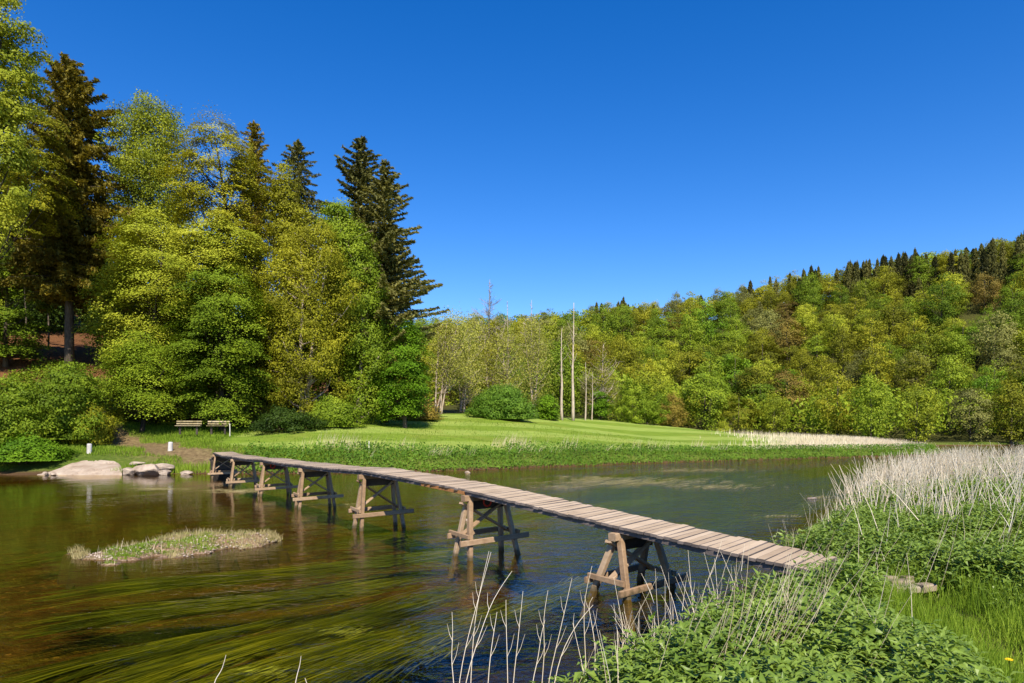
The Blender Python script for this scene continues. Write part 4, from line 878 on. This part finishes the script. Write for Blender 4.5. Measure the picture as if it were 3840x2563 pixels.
def blades(P, Z, hts, wid, seed, name, m, label, lean=.35, wind=(0, 0), bend=.5, kind='stuff', cat='grass', segs=3):
    rg = np.random.default_rng(seed); n = len(P); a = rg.uniform(0, 2*PI, n)
    d = np.stack([np.cos(a), np.sin(a)], 1)*rg.uniform(.1, 1, n)[:, None]*lean+np.array(wind)*rg.uniform(.4, 1.2, n)[:, None]
    fa = rg.uniform(0, PI, n); sd = np.stack([np.cos(fa), np.sin(fa), 0*fa], 1)*wid[:, None]/2 if isinstance(wid, np.ndarray) else np.stack([np.cos(fa), np.sin(fa), 0*fa], 1)*wid/2
    V = []
    for i in range(segs+1):
        t = i/segs; c = np.stack([P[:, 0]+d[:, 0]*hts*(t*(1-bend)+bend*t*t), P[:, 1]+d[:, 1]*hts*(t*(1-bend)+bend*t*t), Z+hts*(t-.12*t*t*np.minimum(1, (d**2).sum(1)*3))], 1)
        w = (1-t*.9) if i else 1.
        V += [c-sd*w, c+sd*w]
    V = np.stack(V, 1).reshape(-1, 3); k = 2*(segs+1); i0 = np.arange(n)*k
    Fc = np.concatenate([np.stack([i0+2*s, i0+2*s+1, i0+2*s+3, i0+2*s+2], 1) for s in range(segs)])
    return obj(name, mesh_data(name, V, Fc, m, np.repeat(rg.uniform(0, 1, n), k)), label=label, cat=cat, kind=kind)
def stalks(P, Z, hts, rad, seed, name, m, label, lean=.25, wind=(0, 0), twig=.3):
    """dry reed stems, three-sided so that they show from every side, some with a side twig"""
    rg = np.random.default_rng(seed)
    nt_ = int(len(P)*twig); idx = rg.integers(0, len(P), nt_)
    a = rg.uniform(0, 2*PI, len(P)); d = np.stack([np.cos(a), np.sin(a)], 1)*(np.abs(rg.normal(0, 1, len(P)))*lean)[:, None]+np.array(wind)
    f = rg.uniform(.35, .85, nt_)
    P2 = P[idx]+d[idx]*(hts[idx]*f)[:, None]*.9; Z2 = Z[idx]+hts[idx]*f; h2 = hts[idx]*rg.uniform(.15, .4, nt_)
    a2 = rg.uniform(0, 2*PI, nt_); d2 = np.stack([np.cos(a2), np.sin(a2)], 1)*.55
    PP = np.concatenate([P, P2]); ZZ = np.concatenate([Z, Z2]); HH = np.concatenate([hts, h2]); DD = np.concatenate([d, d2]); RR = np.concatenate([np.full(len(P), rad), np.full(nt_, rad*.55)])*rg.uniform(.6, 1.3, len(PP))
    n = len(PP); bend = rg.normal(0, .12, (n, 2)); V = []; segs = 3
    for i in range(segs+1):
        t = i/segs; c = np.stack([PP[:, 0]+DD[:, 0]*HH*t+bend[:, 0]*HH*t*t, PP[:, 1]+DD[:, 1]*HH*t+bend[:, 1]*HH*t*t, ZZ+HH*t], 1); w = RR*(1-.7*t)
        for k in range(3): V.append(c+np.stack([w*cos(k*2.094), w*sin(k*2.094), 0*w], 1))
    V = np.stack(V, 1).reshape(-1, 3); k = 3*(segs+1); i0 = np.arange(n)*k
    Fc = np.concatenate([np.stack([i0+3*s+j, i0+3*s+(j+1) % 3, i0+3*s+3+(j+1) % 3, i0+3*s+3+j], 1) for s in range(segs) for j in range(3)])
    return obj(name, mesh_data(name, V, Fc, m, np.repeat(rg.uniform(0, 1, n), k)), label=label, cat='dry reeds', kind='stuff')

# near bank nettles -------------------------------------------------
def near_pts(n, lo, hi, seed, dmin=.12):
    P = scatter(n, lo, hi, seed); z, dn, df = ground(P[:, 0], P[:, 1]); k = (dn > dmin) & inview(P, 1.); return P[k], z[k], dn[k]
P, Z, dn = near_pts(26000, (-1, 1.8), (11, 13), 21)
pth = polyl(P, PATHL)+.22*fbm(P[:, 0], P[:, 1], 1.7, 61); dec = polyl(P, [DEKA, DEKB])
gpatch = fbm(P[:, 0], P[:, 1], .55, 62)+(P[:, 0] > 4.3)*.25+(P[:, 1] > 8.6)*.5
isg = (pth < .50) | (gpatch > 1.35)
k = ~isg & (np.random.default_rng(1).uniform(0, 1, len(P)) < 1.) & (dec > .62)
hp = (.34+.12*fbm(P[:, 0], P[:, 1], .9, 63)*.6+.05*fbm(P[:, 0], P[:, 1], 3, 64)); hp = np.clip(hp, .2, .62)*sst(.35, 1.0, pth)+.08
nettles(P[k], Z[k], hp[k]*np.random.default_rng(2).uniform(.75, 1.2, k.sum()), .102, 5, 31, 'nettle_patch', LM['nettle'], 'dense green nettles covering the near bank')
P2, Z2, dn2 = near_pts(52000, (2, 8), (46, 50), 22)
pth2 = polyl(P2, PATHL); d2 = polyl(P2, [DEKA, DEKB]); k = (np.hypot(P2[:, 0], P2[:, 1]) > 9.) & (pth2 > .6) & (d2 > .65) & (fbm(P2[:, 0], P2[:, 1], .5, 65) < 1.2)
nettles(P2[k], Z2[k], np.random.default_rng(3).uniform(.25, .5, k.sum())*(1+.25*fbm(P2[k, 0], P2[k, 1], .5, 66)), .14, 4, 32, 'nettle_patch', LM['nettle'], 'nettles and herbs running up the near bank to the reeds')
P, Z, dn = near_pts(60000, (-1, 1.8), (12, 14), 23, .05); Pb, Zb, db = near_pts(26000, (2.6, 3.2), (5.6, 9.2), 29, .05); P = np.concatenate([P, Pb]); Z = np.concatenate([Z, Zb])
pth = polyl(P, PATHL)+.22*fbm(P[:, 0], P[:, 1], 1.7, 61); gpatch = fbm(P[:, 0], P[:, 1], .55, 62)+(P[:, 0] > 4.3)*.25+(P[:, 1] > 8.6)*.5
stn = polyl(P, [(4.15, 7.55), (4.75, 7.3)]); dec = polyl(P, [DEKA, DEKB])
k = ((pth < .8) | (gpatch > .95) | (np.random.default_rng(4).uniform(0, 1, len(P)) < .16)) & (stn > .13) & (dec > .6)
blades(P[k], Z[k], np.random.default_rng(5).uniform(.10, .34, k.sum())*sst(-.2, .55, pth[k])+.05, .009, 41, 'grass', LM['grass'], 'bright tufty grass along the near path', lean=.55)
# far part of the near bank
P3, Z3, dn3 = near_pts(26000, (2, 10), (46, 50), 24, .02); k = fbm(P3[:, 0], P3[:, 1], .5, 65) > .4
blades(P3[k], Z3[k], np.random.default_rng(6).uniform(.25, .6, k.sum()), .016, 42, 'grass', LM['grass'], 'longer grass between the nettles further up the near bank', lean=.5)
# edge of the bank: grasses hanging to the water
P4, Z4, dn4 = near_pts(90000, (-1, 3), (40, 46), 25, -.02); k = dn4 < .55; k &= polyl(P4, [DEKA, DEKB]) > .6
nettles(P4[k], Z4[k], np.random.default_rng(7).uniform(.12, .34, k.sum()), .10, 3, 33, 'bank_herbs', LM['nettle'], 'leafy herbs spilling over the near water edge')
# white dry reeds on the near bank
def reed_zone(n, boxlo, boxhi, seed, fn, **kw):
    P, Z, dn = near_pts(n, boxlo, boxhi, seed, .1); sx, sy = pix(P[:, 0], P[:, 1], Z); w = fn(P, sx, sy, dn); k = np.random.default_rng(seed).uniform(0, 1, len(P)) < w; return P[k], Z[k]
def dens(P, sx, sy, dn):
    A = np.exp(-(((sx-908)/40)**2+((sy-516)/22)**2))*3.0+np.exp(-(((sx-960)/80)**2+((sy-490)/14)**2))*1.0+np.exp(-(((sx-880)/40)**2+((sy-495)/10)**2))*.5+np.exp(-(((sx-1010)/18)**2+((sy-545)/16)**2))*.55
    tuft = sst(.0, .9, fbm(P[:, 0], P[:, 1], 1.1, 71)); return np.minimum(1, 1.5*A*(.06+.94*tuft)+.012)
Pr, Zr = reed_zone(75000, (5, 9), (46, 50), 26, dens)
Yr_ = Pr[:, 1]
stalks(Pr, Zr, np.random.default_rng(8).uniform(.65, 1.35, len(Pr)), .011, 51, 'dry_reeds', LM['whitereed'], 'whitish dead reed stems massed on the near point', lean=.3, wind=(.06, 0), twig=.35)
far = Yr_ > 18
if far.sum(): stalks(Pr[far], Zr[far], np.random.default_rng(9).uniform(.8, 1.4, far.sum()), .014, 52, 'dry_reeds', LM['whitereed'], 'paler reed stems toward the river bend', lean=.22, twig=.2)
Pe, Ze, dne = near_pts(60000, (0, 4), (30, 36), 27, -.05); sxe, sye = pix(Pe[:, 0], Pe[:, 1], Ze)
k = (dne < .8) & (np.random.default_rng(10).uniform(0, 1, len(Pe)) < np.where((sxe > 590) & (sxe < 750), .6, np.where(Pe[:, 1] > 10.5, .10, .015)))
stalks(Pe[k], Ze[k], np.random.default_rng(11).uniform(.35, 1.0, k.sum()), .0042, 53, 'dry_reeds', LM['whitereed'], 'bleached dead stems fringing the near water edge', lean=.28, twig=.9)
# single dry stalks that stand out, traced one by one
def stalk(pts, Y, r, lab, twigs=()):
    W_ = [atY(x, y, Y+dy) for x, y, dy in pts]; base = W_[0].copy(); base[2] = min(base[2], gz(base[0], base[1]) if sdpoly([base[:2]], NEAR)[0] > 0 else -.1)
    P_ = np.array([base]+W_[1:] if abs(base[2]-W_[0][2]) < .02 else [base]+W_)
    t = np.linspace(0, 1, len(P_)); tt = np.linspace(0, 1, 14); Q = np.stack([np.interp(tt, t, P_[:, i]) for i in range(3)], 1)
    for _ in range(2): Q[1:-1] = (Q[:-2]+2*Q[1:-1]+Q[2:])/4
    o0 = Q[0].copy(); mb = MB(); mb.tube(Q-o0, np.linspace(r, r*.35, 14), 6, .6)
    for ti, ln, sd in twigs:
        s0 = Q[ti]-o0; d = unit(Q[ti+1]-Q[ti]); mb.tube([s0, s0+(d*.6+np.array([sd, 0, .5]))*ln*.5, s0+(d*.8+np.array([sd*.9, 0, .6]))*ln], [r*.5, r*.4, r*.2], 5, .5)
    o = obj('dry_stalk', mb.data('dry_stalk', LM['whitereed']), label=lab, cat='dry stalk', group='tall dry stalks at the near water edge'); o.location = [float(q) for q in o0]
TW = ((6, .12, .5), (9, .09, -.5))
for pts, Y, lab in [
    ([(457, 690, 0), (467, 640, 0), (478, 600, 0), (491, 552, 0)], 4.9, 'tall stalk rising to the right in front of the second trestle'),
    ([(470, 690, 0), (474, 625, 0), (480, 590, 0), (489, 551, 0)], 5.1, 'stalk crossing the tall one near its tip in front of the second trestle'),
    ([(462, 690, 0), (478, 640, 0), (492, 600, 0), (512, 571, 0)], 4.7, 'curved stalk leaning furthest right below the second trestle'),
    ([(455, 690, 0), (451, 660, 0), (453, 635, 0), (452, 612, 0)], 4.8, 'leftmost stalk of the water edge cluster, bending left'),
    ([(487, 690, 0), (491, 650, 0), (495, 625, 0), (497, 612, 0)], 4.8, 'short hooked stalk between the curved stalk and the forked pair'),
    ([(508, 690, 0), (507, 650, 0), (506, 620, 0), (506, 600, 0)], 4.8, 'straight upright stalk in the middle of the water edge cluster'),
    ([(512, 690, 0), (517, 650, 0), (520, 620, 0), (523, 591, 0)], 4.8, 'twiggy stalk just right of the straight upright one'),
    ([(530, 690, 0), (538, 660, 0), (541, 635, 0), (545, 620, 0)], 4.9, 'low forked stalk right of the twiggy one'),
    ([(541, 690, 0), (545, 650, 0), (543, 620, 0), (548, 590, 0)], 4.9, 'slim hooked stalk left of the long arching pair'),
    ([(546, 690, 0), (558, 640, 0), (566, 605, 0), (572, 578, 0)], 4.8, 'long arching stalk with its tip below the deck shadow'),
    ([(552, 690, 0), (562, 650, 0), (578, 622, 0), (593, 605, 0)], 4.8, 'stalk leaning right over the nettle edge in one long curve'),
    ([(586, 662, 0), (584, 630, 0), (584, 600, 0), (592, 566, 0)], 5.1, 'upright stalk nearest left of the first trestle'),
    ([(596, 650, 0), (592, 625, 0), (588, 605, 0), (593, 597, 0)], 5.3, 'short crooked stalk at the corner of the nettles'),
    ([(212, 690, 0), (216, 678, 0), (222, 670, 0), (226, 655, 0)], 4.6, 'lone thin stalk rising at the bottom left of the frame'),
    ([(294, 690, 0), (297, 675, 0), (300, 665, 0), (301, 656, 0)], 4.6, 'lone thin stalk right of the bottom left one'),
    ([(310, 690, 0), (307, 684, 0), (305, 678, 0)], 4.6, 'tiny stalk tip at the bottom edge'),
    ([(697, 630, 0), (692, 600, 0), (690, 575, 0), (688, 550, 0)], 6.2, 'tall stem sticking up before the deck, left of the fork'),
    ([(700, 600, 0), (708, 580, 0), (716, 560, 0), (722, 540, 0)], 6.6, 'forked stem whose tip crosses the deck edge')]:
    stalk(pts, Y, .0040, lab, TW if pts[0][1] > 640 and Y < 5.5 and Y > 4.65 else ((7, .10, .4),) if Y > 4.65 else ())
# straw among the near nettles, countable only in bunches
rs = np.random.default_rng(77); bl = []
for cx_, cy_, n_, sp in ((735, 655, 20, 22), (770, 640, 18, 18), (680, 665, 8, 30), (800, 650, 6, 40), (640, 670, 8, 40), (860, 655, 5, 40), (960, 560, 18, 26), (870, 570, 10, 24)):
    for _ in range(n_):
        q = atz(cx_+rs.normal(0, sp), cy_+rs.normal(0, sp*.35), .95); bl.append(q[:2])
bl = np.array(bl); zb_, db_, _ = ground(bl[:, 0], bl[:, 1]); k = db_ > .1
stalks(bl[k], zb_[k], rs.uniform(.65, 1.15, k.sum()), .0036, 54, 'dry_straw', LM['straw'], 'leaning straw coloured stems standing among the near nettles', lean=.13, wind=(.45, .1), twig=.25)
# dandelion
q = atz(1009, 660, .98); fl = empty('dandelion', (float(q[0]), float(q[1]), gz(q[0], q[1])), label='single yellow dandelion in the grass at the lower right', cat='flower')
hh = .98-gz(q[0], q[1]); mb = MB(); mb.tube([(0, 0, -.02), (.01, 0, hh*.6), (0, 0, hh)], .003, 5); obj('stem', mb.data('stem', LM['grass']), fl)
mb = MB()
for i in range(60):
    a = i*2.4; r = .026*math.sqrt((i+5)/65); mb.beam((0, 0, hh), (r*cos(a), r*sin(a), hh+.008*(1-i/60)+.003), .006, .002)
obj('petals', mb.data('petals', simple_mat('petal_yellow', [(.75, .5, .01), (.85, .65, .02)], 3., bmp=0)), fl)

# ------------------------------------------------------------------ far bank growth
def far_pts(n, lo, hi, seed):
    P = scatter(n, lo, hi, seed); z, dn, df = ground(P[:, 0], P[:, 1]); k = (df > -.1) & inview(P, 1.); return P[k], z[k], df[k]
P, Z, df = far_pts(260000, (-20, 38), (56, 84), 81)
rgs = np.random.default_rng(82)
band = np.interp(P[:, 0], [-18, -10, 0, 10, 30, 50], [4.6, 4.6, 4.2, 3.6, 3.4, 3.])+.5*fbm(P[:, 0], P[:, 1], .5, 83)
k = (df < band) & (P[:, 0] > -17.2+(P[:, 1]-41)*-.2)
Pn, Zn, dfn = P[k], Z[k], df[k]
n = len(Pn); hh = rgs.uniform(.1, .55, n)*(.6+.5*sst(.3, 2.5, dfn)); C = np.stack([Pn[:, 0], Pn[:, 1], Zn+hh], 1); sz = rgs.uniform(.10, .22, n)
V = rhombs(C, rgs.normal(0, .55, (n, 3))+np.array([0, -.35, .8]), sz, sz*.65, rgs)
obj('bank_herbs', mesh_data('bank_herbs', V, quadidx(n), LM['bankgreen'], np.repeat(np.clip(.35+.2*fbm(Pn[:, 0], Pn[:, 1], .8, 84)+rgs.uniform(-.2, .3, n)+.25*(dfn < 1.2), 0, 1), 4)), label='dark green nettles on the far cut bank', cat='nettles', kind='stuff')
k = (df > -.1) & (df < 1.6) & (P[:, 0] > -17) & (rgs.uniform(0, 1, len(P)) < .45)
blades(P[k], Z[k], rgs.uniform(.25, .6, k.sum()), .03, 85, 'grass', LM['grass'], 'light grass hanging over the far water edge', lean=.5)
# pale dry grass tufts on top of the far bank
tuft = fbm(P[:, 0], P[:, 1], .42, 86)
k = (df > band-.9) & (df < band+1.0) & (rgs.uniform(0, 1, len(P)) < .35*sst(.1, 1.1, tuft)) & (P[:, 0] > -16)
blades(P[k], Z[k]+.1, rgs.uniform(.6, 1.2, k.sum()), .028, 87, 'dry_grass', LM['straw'], 'bleached dry grass tufts along the top of the far bank', lean=.2, wind=(.35, 0), cat='dry grass')
k = (df > 1.2) & (df < band-.5) & (rgs.uniform(0, 1, len(P)) < .15*sst(.3, 1.3, fbm(P[:, 0], P[:, 1], .6, 88))) & (P[:, 0] > -14)
blades(P[k], Z[k]+.25, rgs.uniform(.5, .9, k.sum()), .02, 89, 'dry_grass', LM['straw'], 'wind bent dry grass lying over the far bank nettles', lean=.25, wind=(.9, 0), cat='dry grass')
# white reed band on the spit
SP = scatter(120000, (18, 60), (66, 128), 90); zs, _, dfs = ground(SP[:, 0], SP[:, 1]); sx, sy = pix(SP[:, 0], SP[:, 1], zs)
w = sst(690, 860, sx+15*fbm(SP[:, 0], SP[:, 1], .3, 91))**1.8*(sx < 945)*(dfs > np.interp(sx, [780, 850, 928], [3.6, 3.0, 1.6]))*(SP[:, 1] < np.interp(SP[:, 0], [18, 60], [92, 106]))
k = rgs.uniform(0, 1, len(SP)) < w*.8
blades(SP[k], zs[k], rgs.uniform(.35, .8, k.sum()), .05, 92, 'dry_reeds', LM['whitereed'], 'dense whitish reed band on the tip of the far meadow', lean=.15, cat='dry reeds', segs=2)
# meadow grass and the rough turf of the left shore
P, Z, df = far_pts(90000, (-24, 44), (40, 72), 93); m_ = sdpoly(P, MEADOW); k = (m_ > -.9) & (rgs.uniform(0, 1, len(P)) < np.where(m_ < .6, 1, .10))
blades(P[k], Z[k], rgs.uniform(.08, .2, k.sum()), .05, 94, 'grass', LM['grass'], 'short meadow grass behind the far bank', lean=.5, segs=2)
P, Z, df = far_pts(90000, (-40, 39), (-12, 58), 95); pf = polyl(P, PATHF)+.5*fbm(P[:, 0], P[:, 1], .9, 14); k = (df > .9) & (pf > 1.1) & (sdpoly(P, MEADOW) < .2) & (sdpoly(P, WOOD) < 1.) & ~((P[:, 0] < -23) & (P[:, 0] > -31) & (P[:, 1] < 43.2)) & ~((P[:, 0] < -17.4) & (P[:, 0] > -20) & (P[:, 1] < 44))
blades(P[k], Z[k], rgs.uniform(.06, .28, k.sum()), .04, 96, 'grass', LM['grass'], 'rough grass round the landing and the benches', lean=.6, segs=2)
k = (df > .1) & (df < 2.0) & (P[:, 0] > -24.3) & (P[:, 0] < -17.8) & (rgs.uniform(0, 1, len(P)) < .8)
blades(P[k], Z[k], rgs.uniform(.2, .5, k.sum()), .04, 97, 'grass', LM['grass'], 'grass tufts between the shore rocks and the bridge end', lean=.4, segs=2)
# woodland litter and brambles as low leaves on the left slope
P, Z, df = far_pts(60000, (-46, 42), (-22, 62), 98); k = (fbm(P[:, 0], P[:, 1], .5, 99) > .35) & (sdpoly(P, WOOD) > -1) & ((P[:, 0] < -31.5)) 
n = k.sum(); sz = rgs.uniform(.12, .26, n)
obj('undergrowth', mesh_data('undergrowth', rhombs(np.stack([P[k, 0], P[k, 1], Z[k]+rgs.uniform(.05, .5, n)], 1), rgs.normal(0, .5, (n, 3))+np.array([0, -.2, .8]), sz, sz*.7, rgs), quadidx(n), LM['green'], np.repeat(rgs.uniform(0, 1, n), 4)), label='low green undergrowth on the left forest slope', cat='undergrowth', kind='stuff')
# islet grass
ri = np.random.default_rng(101); idx = ri.integers(0, len(ISP), 22000); Q = ISP[idx]; Pq = Q[:, :2]+ri.uniform(-.05, .05, (len(Q), 2)); gr = fbm(Pq[:, 0], Pq[:, 1], 1.5, 102)
k = (gr > -.15) & (Q[:, 3] > .12) & (Q[:, 4] > 105)
blades(Pq[k], Q[k, 2], ri.uniform(.015, .07, k.sum()), .012, 103, 'grass', LM['grass'], 'short turf on the gravel islet', lean=.7, segs=2)
k = (gr < .1) & (Q[:, 3] > .02) & (ri.uniform(0, 1, len(Q)) < np.where((Q[:, 4] < 88) | (Q[:, 4] > 268), 1.0, .30)) & ~((Q[:, 4] > 88) & (Q[:, 4] < 104))
blades(Pq[k], Q[k, 2], ri.uniform(.03, .16, k.sum()), .011, 104, 'dry_grass', LM['drygrass'], 'dry brown grass fringing the gravel islet', lean=.8, segs=2, cat='dry grass')
k = (ri.uniform(0, 1, len(Q)) < .012) & (Q[:, 3] > .1) & (gr > .2)
blades(Pq[k], Q[k, 2], ri.uniform(.1, .24, k.sum()), .010, 105, 'dry_grass', LM['straw'], 'few taller dry blades on the gravel islet', lean=.4, segs=3, cat='dry grass')
n = 1800; idx = ri.integers(0, len(ISP), n); Q = ISP[idx]; k = fbm(Q[:, 0], Q[:, 1], 1.3, 106) < .3; Q = Q[k]; n = len(Q); sz = ri.uniform(.012, .035, n)
mb_v = []; T8 = np.array([(1, 0, 0), (0, 1, 0), (-1, 0, 0), (0, -1, 0), (0, 0, .8), (0, 0, -.8)], float)
V = (T8[None]*sz[:, None, None]*ri.uniform(.6, 1.3, (n, 6, 1))+np.stack([Q[:, 0]+ri.uniform(-.04, .04, n), Q[:, 1]+ri.uniform(-.04, .04, n), Q[:, 2]+.005], 1)[:, None, :]).reshape(-1, 3)
i0 = np.arange(n)*6; tri = np.concatenate([np.stack([i0+a, i0+b, i0+c], 1) for a, b, c in ((0, 1, 4), (1, 2, 4), (2, 3, 4), (3, 0, 4), (1, 0, 5), (2, 1, 5), (3, 2, 5), (0, 3, 5))])
obj('gravel', mesh_data('gravel', V, tri, STONE, np.repeat(ri.uniform(0, 1, n), 6), smooth=True), label='loose pebbles on the islet', cat='gravel', kind='stuff')
# weed mats that reach the surface: long trailing strands
def mats(cs, seed, name, m, label, zr=(.003, .014)):
    rg_ = np.random.default_rng(seed); A, B, Z_, L_ = [], [], [], []
    for x, y, wpx, hpx, n in cs:
        a0 = atz(x-wpx/2, y, 0); b0 = atz(x+wpx/2, y, 0); t = rg_.normal(.5, .22, n); yy = y+rg_.normal(0, hpx/2.4, n)
        for tt, y2 in zip(t, yy):
            p = atz(x-wpx/2+wpx*tt, y2, 0); A.append(p[:2]); L_.append((b0[0]-a0[0])*rg_.uniform(.05, .22))
    A = np.array(A); L_ = np.array(L_); n = len(A); fa = FLOW+rg_.normal(0, .06, n); w = np.clip(L_*.04, .006, .03); d = np.stack([np.cos(fa), np.sin(fa)], 1); s = np.stack([-d[:, 1], d[:, 0]], 1)
    z = rg_.uniform(zr[0], zr[1], n); V = []
    for f in (-.5, -.17, .17, .5):
        c = A+d*(L_*f)[:, None]+s*(np.sin(f*7+A[:, 0]*3)*L_*.03)[:, None]; ww = (w*(1-abs(f)*1.6))[:, None]/2
        V += [np.concatenate([c-s*ww, z[:, None]], 1), np.concatenate([c+s*ww, z[:, None]+.002], 1)]
    V = np.stack(V, 1).reshape(-1, 3); i0 = np.arange(n)*8; Fc = np.concatenate([np.stack([i0+2*k, i0+2*k+1, i0+2*k+3, i0+2*k+2], 1) for k in range(3)])
    obj(name, mesh_data(name, V, Fc, m, np.repeat(rg_.uniform(0, 1, n), 8)), label=label, cat='water weed', kind='stuff')
mats([(640, 482, 210, 5, 260), (720, 486.5, 100, 3, 130), (600, 478, 120, 2.5, 90), (560, 487, 60, 2, 100), (820, 497, 34, 2.5, 120), (240, 491, 60, 2.5, 200), (160, 489, 60, 1.5, 90), (780, 516, 50, 1.5, 70), (700, 470, 120, 2, 110), (470, 492, 60, 2.5, 110), (330, 505, 60, 2, 60)], 5, 'water_weed', LM['drygrass'], 'pale weed mats floating on the river surface')
 # long ribbons of river weed trailing in the current
def ribbons(bands, seed, name, m, label):
    rg_ = np.random.default_rng(seed); VV = []; TT = []; n_ = 0; K = 8
    for (x0, y0), (x1, y1), wid, n, amp in bands:
        a = atz(x0, y0)[:2]; b = atz(x1, y1)[:2]; L = np.linalg.norm(b-a); d = (b-a)/L; s = np.array([-d[1], d[0]])
        t0 = rg_.uniform(-.1, .95, n)*L; n = int(n*.30); t0 = t0[:n]; ln = rg_.uniform(.8, 2.2, n)*min(2.2, L*.4); off = rg_.normal(0, wid*.38, n); off = off+.35*(rg_.normal(0, wid*.05, n)+wid*.3*np.round(off/wid*4)-off); ph = rg_.uniform(0, 6, n)*.15
        tt = rg_.uniform(0, 1, n); z = -rg_.uniform(.02, .2, n); w = rg_.uniform(.005, .016, n)
        for k in range(K):
            u = k/(K-1); q = t0+ln*u; c = a+d*q[:, None]+s*(off*(1-.25*u)+amp*np.sin(q*1.1+off*2+ph)+.03*np.sin(q*4+off*9))[:, None]; ww = (w*(1.05-u*.9)*min(1, 3*u+.3))[:, None]
            zz = (z*(1-.5*u)-.0)[:, None]; VV.append(None); 
            if k == 0: R_ = []
            R_ += [np.concatenate([c-s*ww, zz], 1), np.concatenate([c+s*ww, zz+.003], 1)]
        VV = [v for v in VV if v is not None]; VV.append(np.stack(R_, 1).reshape(-1, 3)); TT.append(np.repeat(np.clip(tt*.7+.3*np.sin(off*14)**2, 0, 1), 2*K)); n_ += n
    i0 = np.arange(n_)*2*K; Fc = np.concatenate([np.stack([i0+2*k, i0+2*k+1, i0+2*k+3, i0+2*k+2], 1) for k in range(K-1)])
    obj(name, mesh_data(name, np.concatenate(VV), Fc, m, np.concatenate(TT)), label=label, cat='water weed', kind='stuff')
WEED = leaf_mat('weed_ribbon', [(.008, .014, .001), (.028, .042, .002), (.08, .105, .005), (.20, .23, .02)], trans=.2, bigscale=.5, spec=.1)
ribbons([((60, 590), (380, 558), .45, 1500, .12), ((40, 622), (300, 590), .5, 1900, .14), ((150, 606), (290, 594), .16, 700, .05), ((0, 684), (190, 638), .35, 1300, .1), ((90, 690), (370, 610), .5, 2600, .12), ((200, 690), (400, 628), .45, 2200, .1),
         ((300, 690), (500, 610), .5, 1300, .12), ((440, 640), (590, 570), .4, 300, .15), ((0, 560), (200, 535), .5, 500, .1), ((330, 540), (640, 500), .9, 900, .2), ((620, 540), (840, 500), .8, 260, .2)], 8, 'weed_ribbons', WEED, 'long green weed trailing under the surface with the current')
mats([(345, 632, 60, 6, 90), (265, 672, 60, 6, 70)], 6, 'water_weed', LM['olive'], 'yellowish weed ends breaking the surface at the lower left')
# ------------------------------------------------------------------ camera, light, sky
cam = bpy.data.objects.new('camera', bpy.data.cameras.new('camera')); COL.objects.link(cam)
cam.location = (0, 0, H); cam.rotation_euler = (PI/2, 0, 0); cam.data.sensor_width = 36; cam.data.lens = F/1024*36
cam.data.shift_y = (HY-341.5)/1024.; cam.data.clip_end = 3000; cam.data.clip_start = .05; scene.camera = cam
EL = radians(46); sd = np.array([.12, -.99]); sd /= np.linalg.norm(sd)      # horizontal direction towards the sun
sun = bpy.data.objects.new('sun', bpy.data.lights.new('sun', 'SUN')); COL.objects.link(sun)
sun.data.energy = 4.9; sun.data.angle = radians(.53); sun.data.color = (1., .905, .75)
from mathutils import Vector
to = Vector((sd[0]*cos(EL), sd[1]*cos(EL), sin(EL))); sun.rotation_euler = to.to_track_quat('Z', 'Y').to_euler()
w = bpy.data.worlds.new('World'); scene.world = w; w.use_nodes = True; nt = w.node_tree; nt.nodes.clear()
sky = nt.nodes.new('ShaderNodeTexSky'); sky.sky_type = 'NISHITA'; sky.sun_disc = False; sky.sun_elevation = EL; sky.sun_rotation = math.atan2(sd[0], sd[1])
sky.air_density = 1.0; sky.dust_density = .15; sky.ozone_density = 3.0; sky.altitude = 300
hs = nt.nodes.new('ShaderNodeHueSaturation'); hs.inputs['Saturation'].default_value = 1.40; hs.inputs['Hue'].default_value = .513; nt.links.new(sky.outputs[0], hs.inputs['Color'])
bg = nt.nodes.new('ShaderNodeBackground'); bg.inputs['Strength'].default_value = .115; nt.links.new(hs.outputs[0], bg.inputs['Color'])
ow = nt.nodes.new('ShaderNodeOutputWorld'); nt.links.new(bg.outputs[0], ow.inputs[0])
scene.view_settings.view_transform = 'Standard'; scene.view_settings.look = 'None'; scene.view_settings.exposure = .75; scene.view_settings.gamma = 1.
scene.cycles.max_bounces = 7; scene.cycles.diffuse_bounces = 3; scene.cycles.glossy_bounces = 3; scene.cycles.transmission_bounces = 3; scene.cycles.transparent_max_bounces = 8
scene.cycles.caustics_reflective = False; scene.cycles.caustics_refractive = False
